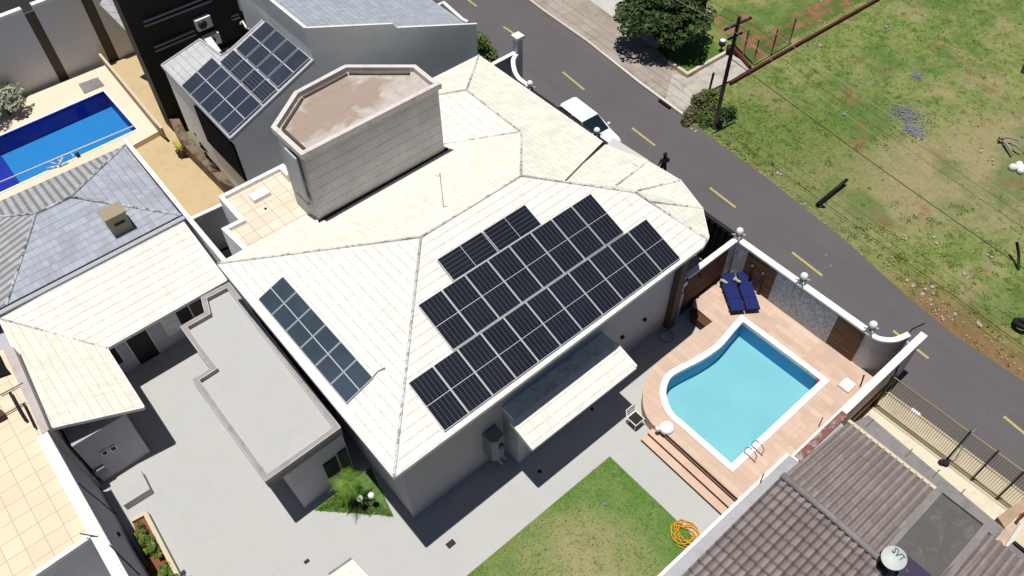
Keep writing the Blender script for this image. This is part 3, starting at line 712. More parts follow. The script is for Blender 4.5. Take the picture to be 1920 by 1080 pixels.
# ================================================================== FLAT-ROOFED ANNEX
FB = [(1.49, 15.53), (4.66, 15.6), (4.9, 24.5), (3.64, 24.56), (3.38, 23.72), (2.30, 23.73), (2.27, 21.12), (1.49, 21.09)]
an = thing('annex', 'grey flat-roofed annex with a stepped taupe parapet, beside the big house', 'annex', (3, 18, 0))
mb = MB(); mb.prism([(2.28, 15.62), (4.64, 15.66), (4.8, 24.3), (3.9, 24.3), (3.9, 23.4), (2.6, 23.4), (2.6, 20.8), (2.28, 20.8)], 0, 3.2, False); part('wall', mb, 'wall_lilac', an)
mb = MB(); mb.prism(FB, 3.1, 3.38); part('roof', mb, 'courtyard_concrete', an)
mb = MB(); ring_cap(mb, FB, .2, 3.1, 3.6); part('parapet', mb, 'taupe_cap', an)
mb = MB()
I3 = offset(ccw(FB), .2, True); O3 = ccw(FB)
for k in range(len(O3)):
    for R in (O3, I3):
        a, b = R[k], R[(k+1) % len(O3)]
        mb.tube([P3(a, 3.6), P3(b, 3.6)], .014, 4)
part('edge_trim', mb, 'cap_white', an)
mb = MB(); mb.box(3.55, 15.58, .9, 4.1, 15.64, 2.0); part('window', mb, 'black', an)
mb = MB(); mb.box(2.9, 15.55, 0, 3.5, 15.63, 0.001+2.1) if False else mb.box(4.2, 15.58, 0, 4.58, 15.66, 2.1); part('door', mb, 'dark_metal', an)

# small triangular lawn, palm, twin garden lamps
sheet('garden_grass', [(2.55, 15.27), (4.71, 13.11), (5.2, 15.4), (2.5, 15.4)], .014, 'grass_short')
rng = random.Random(2); mb = MB()
for _ in range(900):
    a, b = rng.random(), rng.random()
    if a+b > 1: a, b = 1-a, 1-b
    p0, p1, p2 = Vector((2.55, 15.27)), Vector((4.71, 13.11)), Vector((4.4, 15.4)); q = p0+(p1-p0)*a+(p2-p0)*b; tuft(mb, q.x, q.y, .014, .05, 3, .08)
struct('garden_blades', mb, 'grass_short', 'stuff')
def palm(base, h, n, L, seed, label):
    rng = random.Random(seed); root = thing('palm_tree', label, 'palm', base); base = Vector(base); top = base+Vector((.05, .1, h))
    mb = MB(); mb.tube([base, base.lerp(top, .5)+Vector((.05, 0, 0)), top], .09, 8, r2=.06); part('trunk', mb, 'trunk_bark', root)
    mb = MB()
    for i in range(n):
        a = 2*PI*i/n+rng.uniform(-.2, .2); l = L*rng.uniform(.75, 1.1); up = rng.uniform(.3, .8)
        spine = [top+Vector((math.cos(a)*l*s_, math.sin(a)*l*s_, l*(up*s_-(.45+up)*s_*s_))) for s_ in [k/9 for k in range(10)]]
        mb.tube(spine, .014, 4, r2=.005)
        side = Vector((-math.sin(a), math.cos(a), 0))
        for k in range(1, 10):
            for sg in (-1, 1):
                for q in (0, .5):
                    p = spine[k-1].lerp(spine[k], q); ll = l*.24*math.sin(PI*min(1, (k+q)/10+.12))+.04
                    d = (spine[k]-spine[k-1]).normalized()
                    e = p+side*sg*ll+d*ll*.55+Vector((0, 0, -ll*.45)); wv = d*.022
                    mb.bm.faces.new([mb.bm.verts.new(v) for v in (p-wv, p+wv, e)])
    part('crown', mb, 'leaf_palm', root); return root
palm((3.83, 14.53, 0.00), 1.7, 9, .9, 5, 'small bright green palm on the triangular lawn below the house corner')
gl = thing('garden_lamp', 'garden lamp with two white globes on the small triangular lawn', 'garden lamp', (4.21, 14.06, 0.00))
b_ = Vector((4.21, 14.06, 0.00))
mb = MB(); mb.tube([b_, b_+Vector((0, 0, .75))], .03, 8); mb.tube([b_+Vector((-.22, .1, .72)), b_+Vector((.22, -.08, .72))], .02, 6); part('pole', mb, 'dark_metal', gl)
for s_ in (-1, 1):
    mb = MB(); mb.ball(b_+Vector((.2*s_, -.09*s_+.01, .86)), .13, 16); part('globe', mb, 'globe', gl)

# ================================================================== COURTYARD OBJECTS
mb = MB(); mb.prism([(-3.03, 21.18), (-1.84, 21.11), (-1.91, 20.09), (-2.99, 20.12)], 0, .4)
solo('concrete_plinth', mb, 'courtyard_concrete', 'low square concrete plinth standing against the left boundary wall', 'plinth')
pt = thing('planter', 'long brick-edged planter bed with bright green shrubs at the bottom left', 'planter', (-3, 17, 0))
mb = MB(); O4 = [(-2.99, 19.44), (-2.47, 19.35), (-2.51, 16.01), (-2.64, 14.50), (-3.45, 14.72)]
wall_run(mb, [(-3.02, 19.38), (-2.49, 19.31), (-2.64, 16.12), (-2.96, 12.89)], 0, .38, .16); part('rim', mb, 'cream_band', pt)
mb = MB(); mb.poly([P3(p, .22) for p in ccw([(-3.00, 19.47), (-2.49, 19.35), (-2.96, 12.91), (-4.02, 13.60)])]); part('soil', mb, 'red_soil', pt)
for k, (px, sz, mt) in enumerate((((-2.87, 18.53, 0.30), .38, 'leaf_mid'), ((-2.91, 18.04, 0.30), .4, 'leaf_mid'), ((-2.93, 17.57, 0.30), .42, 'leaf_bright'), ((-3.01, 18.32, 0.30), .3, 'leaf_mid'), ((-2.94, 16.58, 0.30), .5, 'leaf_bright'), ((-2.95, 15.78, 0.30), .5, 'leaf_bright'))):
    mb = crown((px[0], px[1], .42), (sz, sz*1.2, .25), 7, 55, .07, 40+k)
    solo('shrub', mb, mt, ['dark leafy shrub at the bare upper end of the planter', 'leafy green shrub second along the planter', 'bright green shrub in the middle of the planter', 'small shrub pressed against the boundary wall in the planter', 'bright green shrub beyond the red gap in the planter', 'bright green shrub cut by the bottom edge of the photo'][k], 'shrub', 'shrubs in the long planter')
for i, (p, l_) in enumerate((((5.70, 10.80, 0.00), 'black square floor drain near the shadow corner of the house'), ((1.23, 13.78, 0.00), 'small dark floor drain on bare concrete at the bottom of the courtyard'), ((10.21, 10.83, 0.00), 'dark round floor drain inside the porch shadow, nearest the lawn'), ((13.77, 11.52, 0.00), 'dark round floor drain beside the porch in shade'))):
    mb = MB(); s_ = (.17, .1, .08, .08)[i]
    if i < 2: mb.box(p[0]-s_, p[1]-s_*.7, .005, p[0]+s_, p[1]+s_*.7, .02)
    else: mb.lathe([(.001, 0), (s_, 0), (s_, .015), (.001, .015)], (p[0], p[1], .005), 12)
    solo('floor_drain', mb, 'black', l_, 'drain')
# white roof corner poking in at the bottom edge
sh = thing('shed', 'corner of a small white tiled roof cut by the bottom edge of the photo', 'shed', (2, 12, 0))
q0, q1, q2 = (1.48, 11.96, 2.00), (2.39, 11.91, 2.00), (2.42, 10.97, 2.00)
mb = MB(); mb.prism([q0[:2], q1[:2], (q2[0]+.2, q2[1]-1.4), (q0[0]-.1, q0[1]-1.8)], 1.9, 2.02); part('roof', mb, 'roof_cream', sh)
mb = MB(); mb.prism([(q0[0]+.2, q0[1]-.2), (q1[0]-.1, q1[1]-.3), (q2[0], q2[1]-1.2), (q0[0], q0[1]-1.6)], 0, 1.9, False); part('wall', mb, 'wall_lilac', sh)
mb = MB(); a, b = Vector(q0), Vector(q1); mb.tube([a+Vector((0, .02, .02)), b+Vector((0, .02, .02))], .04, 6); part('gutter', mb, 'grey_plastic', sh)
# post stub at the bottom edge
st_ = thing('tap_post', 'small steel tap post on the concrete by the bottom edge, right of the planter', 'tap post', (-2.43, 16.11, 0.00))
b_ = Vector((-2.43, 16.11, 0.00)); mb = MB(); mb.tube([b_, b_+Vector((0, 0, .55))], .04, 8); part('post', mb, 'steel', st_)
mb = MB(); mb.box(b_.x-.1, b_.y-.06, .5, b_.x+.1, b_.y+.06, .62); part('tap', mb, 'dark_metal', st_)
# grey heater on the facade
hx = thing('heater_unit', 'bulky grey pool heater hung on the shaded facade left of the porch', 'heater', (9.1, 12.2, 0))
plain('heater_grey', (.2, .22, .25), rough=.5, var=.15)
mb = MB(); mb.prism([(8.75, 12.5), (8.75, 12.0), (8.95, 11.85), (9.35, 11.95), (9.4, 12.5)], 1.0, 2.5); part('body', mb, 'heater_grey', hx)
mb = MB(); mb.tube([(9.3, 12.1, 1.0), (9.35, 12.0, .5), (9.5, 12.1, .1)], .07, 8); mb.tube([(9.0, 12.0, 1.0), (9.1, 11.9, .6), (9.3, 12.0, .1)], .06, 8); part('pipe', mb, 'grey_plastic', hx)
mb = MB(); mb.lathe([(.001, 0), (.16, 0), (.16, .06), (.001, .06)], (9.1, 11.9, 2.0), 14, (-.3, -1, 0)); part('fan', mb, 'dark_metal', hx)
# folding chair
fc = thing('garden_chair', 'white framed garden chair with black seat on the concrete beside the pool deck', 'chair', (14.61, 9.85, 0.00))
b_ = Vector((14.61, 9.85, 0.00))
def tube_obj(nm, segs, r, mat, par):
    mb = MB()
    for s_ in segs: mb.tube([b_+Vector(p) for p in s_], r, 6)
    return part(nm, mb, mat, par)
for lx, ly in ((-.22, -.22), (.22, -.22), (-.22, .22), (.22, .22)): tube_obj('leg', [[(lx, ly, 0), (lx*.9, ly*.9, .42)]], .022, 'pvc_white', fc)
mb = MB(); mb.box(b_.x-.24, b_.y-.24, .41, b_.x+.24, b_.y+.24, .45); part('seat', mb, 'black', fc)
tube_obj('seat_frame', [[(-.25, -.25, .45), (.25, -.25, .45), (.25, .25, .45), (-.25, .25, .45), (-.25, -.25, .45)]], .03, 'pvc_white', fc)
tube_obj('backrest', [[(-.25, .25, .45), (-.24, .36, .9), (.24, .36, .9), (.25, .25, .45)], [(-.24, .31, .65), (.24, .31, .65)], [(-.24, .34, .78), (.24, .34, .78)]], .025, 'pvc_white', fc)
# coiled yellow hose
mb = MB(); rng = random.Random(3); c_ = Vector((12.61, 5.29, 0.00))
path = []
for i in range(150):
    a = i*2*PI/24; r = .46+.14*math.sin(i*.37)+rng.uniform(-.03, .03)
    path.append(c_+Vector((math.cos(a)*r*.8+.06*math.sin(i*.11), math.sin(a)*r*.95, .03+.02*rng.random()+.0006*i)))
mb.tube(path, .018, 5); solo('garden_hose', mb, 'hose_yellow', 'yellow garden hose coiled on the lawn corner by the neighbour wall', 'hose')
# lounger fallen flowers etc: pair of pale stones on the lawn
for i, p in enumerate(((12.42, 8.85, 0.00), (12.29, 8.51, 0.00))):
    mb = MB(); mb.ball((p[0], p[1], .03), .05, 8); solo('pebble', mb, 'leaf_pale', 'tiny pale scrap near the top corner of the lawn, the %s one' % ('upper', 'lower')[i], 'pebble', 'pale scraps on the lawn')

# ================================================================== POOL DECK AND POOL
def spline(pts, n=6):
    out = []; P = [Vector(p[:2]) for p in pts]
    for i in range(len(P)-1):
        p0, p1, p2, p3 = P[max(i-1, 0)], P[i], P[i+1], P[min(i+2, len(P)-1)]
        for k in range(n):
            t_ = k/n; out.append(tuple(.5*((2*p1)+(p2-p0)*t_+(2*p0-5*p1+4*p2-p3)*t_*t_+(3*p1-p0-3*p2+p3)*t_**3)))
    out.append(tuple(P[-1])); return out
DZ = .6
curve = spline([(19.58, 11.04), (18.39, 11.09), (17.19, 11.10), (16.29, 10.88), (15.47, 10.31), (15.00, 9.71), (14.85, 9.15)], 6)
DECK = [(23.5, 12.42), (20.97, 12.36), (20.70, 12.19), (20.65, 10.99)] + curve + [(14.95, 8.5), (14.95, 4.4), (23.5, 4.4)]
PO = [(21.90, 10.39), (21.97, 5.71), (15.62, 5.66)] + spline([(15.60, 8.45), (15.61, 9.00), (15.84, 9.57), (16.28, 10.10), (16.98, 10.44), (17.74, 10.38), (18.73, 10.18), (19.80, 10.10), (20.86, 10.25)], 6)
PO = ccw(PO); PI_ = offset(PO, .27, True)
mb = MB()       # deck surface with the pool cut out: bridge the outline and the hole
outer = [mb.bm.verts.new(P3(p, DZ)) for p in ccw(DECK)]; inner = [mb.bm.verts.new(P3(p, DZ)) for p in offset(PO, .1, True)]
es = [mb.bm.edges.new((outer[i], outer[(i+1) % len(outer)])) for i in range(len(outer))]+[mb.bm.edges.new((inner[i], inner[(i+1) % len(inner)])) for i in range(len(inner))]
r_ = bmesh.ops.triangle_fill(mb.bm, edges=es, use_beauty=True)
for f in mb.bm.faces:
    f.normal_update()
    if f.normal.z < 0: f.normal_flip()
    for l in f.loops: l[mb.uv].uv = (l.vert.co.y, l.vert.co.x)
D2 = ccw(DECK)
for i in range(len(D2)):
    a, b = D2[i], D2[(i+1) % len(D2)]; mb.poly([P3(a, 0), P3(b, 0), P3(b, DZ), P3(a, DZ)])
struct('pool_deck', mb, 'deck_stone')
mb = MB()
for i, (x0, z1) in enumerate(((14.2, .15), (14.55, .3), (14.88, .45))):
    mb.box(x0+.03, 4.4, z1-.03, x0+.42, 9.15-.02*i, z1)
steps = thing('deck_steps', 'four long pink stone steps with dark risers leading up to the pool deck', 'steps', (14.6, 6.8, 0))
part('tread', mb, 'step_stone', steps)
mb = MB()
for i, (x0, z1) in enumerate(((14.2, .15), (14.55, .3), (14.88, .45), (14.92, .6))):
    mb.box(x0+.02*(i < 3), 4.4, 0, x0+.36*(i < 3)+.024*(i == 3), 9.13-.02*i if i < 3 else 8.5, z1-.032 if i < 3 else z1-.004)
part('riser', mb, 'riser_brown', steps)
pool = thing('swimming_pool', 'turquoise swimming pool with a curved side and white coping on the stone deck', 'swimming pool', (18, 9, 0))
mb = MB(); ring_cap(mb, PO, .27, .45, .65)
for i in range(len(PI_)):
    a, b = PI_[i], PI_[(i+1) % len(PI_)]
part('coping', mb, 'cap_white', pool)
mb = MB(); mb.poly([P3(p, -.42) for p in PI_]); part('basin_floor', mb, 'pool_floor', pool)
mb = MB()
for i in range(len(PI_)):
    a, b = PI_[i], PI_[(i+1) % len(PI_)]; mb.poly([P3(b, -.42), P3(a, -.42), P3(a, .46), P3(b, .46)])
part('basin_wall', mb, 'pool_wall_blue', pool)
mb = MB(); mb.poly([P3(p, .47) for p in offset(PI_, -.01, True)]); part('water', mb, 'water_turquoise', pool)
ld = thing('pool_ladder', 'steel pool ladder with two hooped rails over the near coping', 'pool ladder', (16.83, 5.69, 0.65))
b_ = Vector((16.83, 5.69, 0.65))
for s_ in (-1, 1):
    mb = MB(); o = b_+Vector((.0, .22*s_, 0)); mb.tube([o+Vector((.3, 0, 0)), o+Vector((.3, 0, .45)), o+Vector((.15, 0, .6)), o+Vector((-.1, 0, .6)), o+Vector((-.22, 0, .4)), o+Vector((-.22, 0, -.6))], .025, 8)
    mb2 = mb; bmesh.ops.rotate(mb2.bm, verts=mb2.bm.verts, cent=b_, matrix=Matrix.Rotation(math.radians(-90), 3, 'Z')); part('rail', mb2, 'steel', ld)
for k in range(3):
    mb = MB(); mb.box(b_.x-.22, b_.y+.18, b_.z-.35-.22*k, b_.x+.22, b_.y+.26, b_.z-.32-.22*k); part('rung', mb, 'steel', ld)
mb = MB(); mb.ball((21.72, 6.06, 0.50), .12, 14); solo('beach_ball', mb, 'ball_red', 'small red and pink ball floating in the far corner of the turquoise pool', 'ball')
mb = MB(); c_ = (15.14, 8.66, 0.61); mb.lathe([(.001, 0), (.3, 0), (.3, .1), (.24, .16), (.001, .18)], c_, 20)
mb.lathe([(.001, 0), (.1, 0), (.1, .14), (.001, .16)], (c_[0]-.32, c_[1]+.2, .62), 12)
solo('pool_float', mb, 'pvc_white', 'white round plastic pool float at the top of the deck steps', 'float')
mb = MB(); p = (22.32, 5.06, 0.62); mb.box(p[0]-.32, p[1]-.2, .6, p[0]+.25, p[1]+.28, .72); solo('hatch_cover', mb, 'cap_white', 'square white hatch cover on the deck beside the curved wall', 'hatch')
mb = MB(); q = [(20.64, 12.17), (20.66, 10.96), (20.27, 10.91), (20.30, 11.87)]
mb.prism(q, 0, .5); solo('deck_planter', mb, 'pot_brown', 'brown wedge-shaped planter let into the corner of the pool deck by the wooden wall', 'planter')
mb = MB(); p = (20.51, 11.19, 0.00); mb.lathe([(.001, 0), (.07, 0), (.07, .1), (.001, .1)], (p[0], p[1], 0), 10); solo('spotlight', mb, 'black', 'small black ground spotlight on the pale wedge of concrete by the deck corner', 'spotlight')
mb = MB(); c_ = Vector((18.85, 12.01, 0.00)); mb.tube([c_+Vector((math.cos(k*PI/12)*.32, math.sin(k*PI/12)*.32, .03+.001*k)) for k in range(49)], .02, 5)
solo('garden_hose', mb, 'grey_plastic', 'grey hose coiled in the deep shade below the facade sconces', 'hose')

def lounger():
    r = thing('sun_lounger', 'x', 'sun lounger', (0, 0, 0), 'loungers on the pool deck')
    mb = MB()
    for s_ in (-1, 1): mb.tube([(s_*.3, -1, .26), (s_*.3, .35, .26), (s_*.3, .95, .5)], .025, 6)
    for y in (-.98, -.3, .35): mb.tube([(-.3, y, .26), (.3, y, .26)], .02, 6)
    mb.tube([(-.3, .95, .5), (.3, .95, .5)], .02, 6)
    part('frame', mb, 'dark_metal', r)
    for sx in (-1, 1):
        for y in (-.8, .3):
            mb = MB(); mb.tube([(sx*.3, y, .26), (sx*.33, y, 0)], .022, 6); part('leg', mb, 'dark_metal', r)
    mb = MB()
    for (y0, z0, y1, z1) in ((-1.0, .27, -.35, .27), (-.33, .27, .33, .27), (.35, .28, .98, .53)):
        d = Vector((0, y1-y0, z1-z0)); n_ = Vector((0, -d.z, d.y)).normalized(); mb.obox(Vector((0, (y0+y1)/2, (z0+z1)/2))+n_*.045, (.3, 0, 0), d/2, n_*.04)
    part('cushion', mb, 'navy_cloth', r)
    return r
lg = lounger()
def towel(px, lab):
    mb = MB(); p = Vector(px); mb.tube([p+Vector((-.05, .17, 0)), p+Vector((-.02, .05, .03)), p+Vector((.0, -.05, 0)), p+Vector((.03, -.18, .02))], .07, 8); solo('towel', mb, 'leaf_pale', lab, 'towel')
for i, (hd, ft) in enumerate((((22.81, 12.05, 0.90), (21.85, 10.63, 0.90)), ((23.41, 11.61, 0.90), (22.42, 10.25, 0.90)))):
    o = lg if i == 0 else copy_thing(lg); a, b = Vector(hd), Vector(ft); d = (a-b); d.z = 0
    o.location = ((a.x+b.x)/2, (a.y+b.y)/2, .6); o.rotation_euler = (0, 0, math.atan2(d.y, d.x)-PI/2)
    o['label'] = 'navy blue padded sun lounger on the pool deck, the %s of the pair' % ('left', 'right')[i]
towel((22.48, 11.96, 1.05), 'pale rolled towel at the left edge of the left lounger'); towel((22.91, 11.59, 1.12), 'pale rolled towel between the heads of the two loungers')

# ------------------------------------------------------------------ walls round the plot
sw = thing('street_wall', 'white-capped street wall lined with wood and mosaic panels, behind the pool deck', 'wall', (23.6, 9, 0))
mb = MB(); mb.box(23.5, 5.6, 0, 23.7, 12.58, 2.6); part('wall', mb, 'wall_light', sw)
mb = MB(); mb.box(23.44, 5.6, 2.6, 23.76, 12.62, 2.7); part('cap', mb, 'cap_white', sw)
for y0, y1, mt, nm in ((11.75, 12.4, 'mosaic', 'mosaic_panel'), (10.16, 11.75, 'wood_panel', 'wood_panel'), (7.0, 10.16, 'mosaic', 'mosaic_panel'), (5.72, 7.0, 'wood_panel', 'wood_panel')):
    mb = MB(); mb.box(23.46 if 'wood' in mt else 23.45, y0+.005, .6, 23.5, y1-.005, 2.58); part(nm, mb, mt, sw)
for y in ((23.45, 11.33, 2.13)[1], (23.45, 10.73, 2.22)[1]):
    mb = MB(); mb.tube([(23.38, y, .6), (23.38, y, 2.0)], .03, 6); mb.lathe([(.001, 0), (.09, 0), (.05, .06), (.001, .06)], (23.36, y, 2.0), 10); part('shower_pipe', mb, 'brown_frame', sw)
nw = thing('side_wall', 'white-capped side wall with reddish wood boards between house and street wall, above the deck corner', 'wall', (21.7, 12.5, 0))
mb = MB(); mb.box(19.62, 12.48, 0, 23.5, 12.62, 2.58); part('wall', mb, 'wall_light', nw)
mb = MB(); mb.box(20.25, 12.42, 2.6, 23.44, 12.68, 2.7); part('cap', mb, 'cap_white', nw)
mb = MB(); mb.box(20.15, 12.44, 0, 22.95, 12.48, 2.58); part('wood_panel', mb, 'wood_panel_dark', nw)
mb = MB(); mb.box(22.955, 12.43, .6, 23.45, 12.48, 2.58); part('mosaic_panel', mb, 'mosaic', nw)
mb = MB(); mb.box(19.65, 12.41, 0, 20.12, 12.47, 1.7); part('glass_panel', mb, 'blue_tint', nw)
mb = MB(); mb.box(19.65, 12.41, 2.25, 20.2, 12.47, 2.5); part('glass_panel', mb, 'blue_tint', nw)
mb = MB(); mb.prism([(19.65, 12.5), (20.2, 12.5), (20.35, 13.1), (19.75, 13.2)], 2.6, 2.72); part('cap', mb, 'stone_pale', nw)
for px in ((1313, 505), (1345, 490)): pass
for (x, z) in (((21.10, 12.43, 2.13)[0], (21.10, 12.43, 2.13)[2]), ((22.32, 12.43, 2.14)[0], (22.32, 12.43, 2.14)[2])):
    mb = MB(); mb.lathe([(.001, 0), (.08, 0), (.08, .08), (.001, .08)], (x, 12.44, z), 10, (0, -1, 0)); part('wall_lamp', mb, 'black', nw)
gt = thing('street_gate', 'black slatted gate and wall between the globe pillars, behind the car', 'gate', (23.6, 19, 0))
mb = MB(); mb.box(23.55, 12.65, 0, 23.68, 26.5, 2.75)
for k in range(40): mb.box(23.5, 12.8+k*.34, .1, 23.55, 12.8+k*.34+.2, 2.7)
part('panel', mb, 'dark_wall', gt)
mb = MB(); mb.box(23.52, 12.65, 2.75, 23.72, 26.5, 2.8); part('rail', mb, 'dark_metal', gt)
# dark forecourt strip between gate and house
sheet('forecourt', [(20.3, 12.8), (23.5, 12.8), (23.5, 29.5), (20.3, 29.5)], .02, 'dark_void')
CW = spline([(23.6, 5.65), (23.56, 5.40), (23.69, 5.09), (24.07, 4.75), (24.71, 4.55)], 6)
cv = thing('curved_wall', 'grey concave wall with a white curved cap closing the pool corner to the street', 'wall', (24.3, 4.9, 0))
mb = MB(); wall_run(mb, CW, 0, 2.6, .16); part('wall', mb, 'wall_grey', cv)
mb = MB(); wall_run(mb, CW, 2.6, 2.7, .24); part('cap', mb, 'cap_white', cv)
CN = spline([(25.21, 29.62), (24.69, 29.29), (24.15, 28.53), (23.89, 27.82), (23.85, 26.87), (23.6, 26.75)], 6)
cn = thing('curved_wall', 'dark-faced concave wall with a white curved cap at the far street corner near the bush', 'wall', (24.3, 28.4, 0))
mb = MB(); wall_run(mb, CN, 0, 2.6, .16); part('wall', mb, 'wall_grey', cn)
mb = MB(); wall_run(mb, CN, 2.6, 2.7, .24); part('cap', mb, 'cap_white', cn)
bn = thing('boundary_wall', 'white-capped boundary wall running from the far roof corner to the tall street pillar', 'wall', (22, 29.8, 0))
mb = MB(); mb.box(20.2, 29.72, 0, 25.35, 29.88, 2.6); part('wall', mb, 'wall_lilac', bn)
mb = MB(); mb.box(20.2, 29.68, 2.6, 25.4, 29.92, 2.7); part('cap', mb, 'cap_white', bn)
mb = MB(); mb.box(25.3, 29.62, 0, 25.68, 30.0, 3.5); pn = thing('street_pillar', 'tall grey pillar with a square white cap at the far end of the street wall', 'pillar', (25.5, 29.8, 0)); part('post', mb, 'wall_grey', pn)
mb = MB(); mb.box(25.22, 29.54, 3.5, 25.76, 30.08, 3.68); part('cap', mb, 'cap_white', pn)
LB = ['white globe lamp on the pillar behind the parked car, nearest its windscreen', 'white globe lamp where the curved wall meets the black gate at the far end', 'white globe lamp on the wall corner above the sun loungers', 'white globe lamp halfway along the street wall behind the mosaic panel', 'white globe lamp where the street wall starts to curve by the pool corner']
def pillar():
    r = thing('globe_lamp', 'x', 'lamp', (0, 0, 0), 'globe lamps along the street wall')
    mb = MB(); mb.box(-.14, -.14, 2.35, .14, .14, 2.9); part('post', mb, 'wall_light', r)
    mb = MB()
    for a in (PI*.25, PI*.75):
        mb.tube([(-.3*math.cos(a), -.3*math.sin(a), 2.93), (0, 0, 2.97), (.3*math.cos(a), .3*math.sin(a), 2.93)], .035, 6)
    mb.lathe([(.1, 0), (.06, .12), (.001, .12)], (0, 0, 2.9), 10); part('bracket', mb, 'alu', r)
    mb = MB(); mb.ball((0, 0, 3.18), .165, 20); part('globe', mb, 'globe', r); return r
gp = pillar()
for i, y in enumerate((21.6, 26.65, 12.53, 9.06, 5.67)):
    o = gp if i == 0 else copy_thing(gp); o.location = (23.6, y, 0); o['label'] = LB[i]
sb = thing('boundary_wall', 'wide white-topped wall between the pool deck and the brown-tiled house', 'wall', (17, 4.2, 0))
mb = MB(); mb.box(16.6, 4.04, 0, 25.0, 4.24, 2.62); mb.box(8.5, 4.0, 0, 16.6, 4.4, 2.62); part('wall', mb, 'wall_taupe', sb)
mb = MB(); mb.box(16.6, 3.99, 2.62, 25.15, 4.29, 2.74); mb.box(8.5, 4.34, 2.62, 16.6, 4.46, 2.74); part('cap', mb, 'cap_white', sb)
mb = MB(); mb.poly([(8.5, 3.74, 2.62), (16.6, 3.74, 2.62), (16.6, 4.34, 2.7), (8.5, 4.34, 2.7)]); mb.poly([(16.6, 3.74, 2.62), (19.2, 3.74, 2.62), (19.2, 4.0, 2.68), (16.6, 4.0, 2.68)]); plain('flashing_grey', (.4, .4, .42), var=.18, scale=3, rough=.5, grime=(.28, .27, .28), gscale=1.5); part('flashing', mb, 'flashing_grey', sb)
mb = MB(); mb.box(16.7, 3.92, 2.66, 19.6, 4.2, 2.77); part('rust_patch', mb, 'rust_wall', sb)
mb = MB(); mb.box(19.4, 3.98, .05, 24.2, 4.038, .75); part('base_band', mb, 'gold_wall', sb)
for i, (p, l_) in enumerate((((18.38, 4.36, 2.74), 'a'), ((14.93, 4.35, 2.74), 'b'))):
    mb = MB(); mb.tube([Vector(p), Vector(p)+Vector((.1, .05, .5))], .02, 5); solo('antenna_rod', mb, 'dark_metal', ('thin dark rod on the wall cap beside the rust stain', 'thin dark rod on the wall cap near the pool ladder')[i], 'rod')
for i, (p, d) in enumerate((((24.79, 4.57, 2.75), (.5, -.2, .35)), ((21.02, 4.38, 2.75), (.35, .15, .3)), ((23.38, 3.96, 1.60), (.35, .15, .7)))):
    mb = MB(); b_ = Vector(p); mb.tube([b_, b_+Vector((0, 0, .15)), b_+Vector(d)], .03, 6); solo('bracket_arm', mb, 'dark_metal', ('dark bracket arm reaching over the street from the end of the curved cap', 'dark bracket where the curved wall meets the side wall', 'dark bracket hoop above the gold band at the railing end')[i], 'bracket')

# ================================================================== HOUSE WITH BROWN TILES (lower right)
hb = thing('house', 'low house under brown corrugated roof tiles with a satellite dish, beside the pool wall', 'house', (15, 0, 0))
def wavy(P00, P10, P01, P11, pitch, course, amp, mb, step=.03, seg=6):
    """tile sheet: P00-P10 runs along the eave, P00-P01 up the slope"""
    P00, P10, P01, P11 = map(Vector, (P00, P10, P01, P11)); W_ = (P10-P00).length; L_ = (P01-P00).length
    nu = int(W_/pitch*seg); nv = max(1, int(round(L_/course))); n_ = (P10-P00).cross(P01-P00).normalized()
    if n_.z < 0: n_ = -n_
    def pt(u, v): return (P00*(1-u)+P10*u)*(1-v)+(P01*(1-u)+P11*u)*v
    for j in range(nv):
        ra = []; rb = []
        for i in range(nu+1):
            u = i/nu; h = amp*math.sin(2*PI*u*W_/pitch)
            ra.append(mb.bm.verts.new(pt(u, j/nv)+n_*(h+step))); rb.append(mb.bm.verts.new(pt(u, min(1, (j+1.12)/nv))+n_*h))
        for i in range(nu):
            f = mb.bm.faces.new((ra[i], ra[i+1], rb[i+1], rb[i])); f.smooth = True
            for l in f.loops: c = l.vert.co; l[mb.uv].uv = ((c-P00).dot((P10-P00).normalized()), (c-P00).dot((P01-P00).normalized()))
plain('clay_brown', (.25, .215, .205), var=.22, scale=3, grime=(.13, .12, .115), gscale=1.6, glo=.5, ghi=.7)
plain('clay_brown_b', (.235, .205, .2), var=.28, scale=5, grime=(.12, .105, .1), gscale=2.2, glo=.48, ghi=.68)
RX, RZ = 15.25, 3.6
mb = MB(); wavy((19.25, .05, 2.95), (19.25, 3.72, 2.95), (RX, .1, RZ), (RX, 3.86, RZ), .262, .5, .06, mb, .006); part('roof', mb, 'roof_brown_smooth', hb)
mb = MB(); wavy((8.5, -4.5, 2.45), (8.5, 3.95, 2.45), (RX, -4.5, RZ), (RX, 3.88, RZ), .262, .43, .055, mb, .035); part('roof', mb, 'roof_brown', hb)
mb = MB(); wavy((19.2, -4.5, 2.95), (19.2, -1.75, 2.95), (RX, -4.5, RZ), (RX, -1.6, RZ), .262, .5, .06, mb, .006); part('roof', mb, 'roof_brown_smooth', hb)
mb = MB(); mb.tube([(RX, -.6, RZ+.03), (RX, 1.5, RZ+.06), (RX, 3.9, RZ+.03)], .13, 10); part('ridge_cap', mb, 'slab_grey', hb)
mb = MB(); mb.box(9, -4.5, 0, 19.0, 3.7, 2.4); part('wall', mb, 'wall_taupe', hb)
mb = MB(); mb.box(19.2, .0, 2.86, 19.34, 3.75, 3.0); part('gutter', mb, 'cream_band', hb)
mb = MB(); mb.prism([(19.52, 3.61), (20.23, 3.44), (19.91, -2.22), (19.39, -2.16), (19.39, -1.57), (19.47, -0.02)], 2.5, 2.7); sl = part('flat_roof', mb, 'slab_grey', hb)
for a in (3.2, 1.55, .45, -.55): 
    mb = MB(); mb.box(19.75, a-.02, 2.7, 20.22, a+.02, 2.73); part('joint', mb, 'taupe_dark', sl)
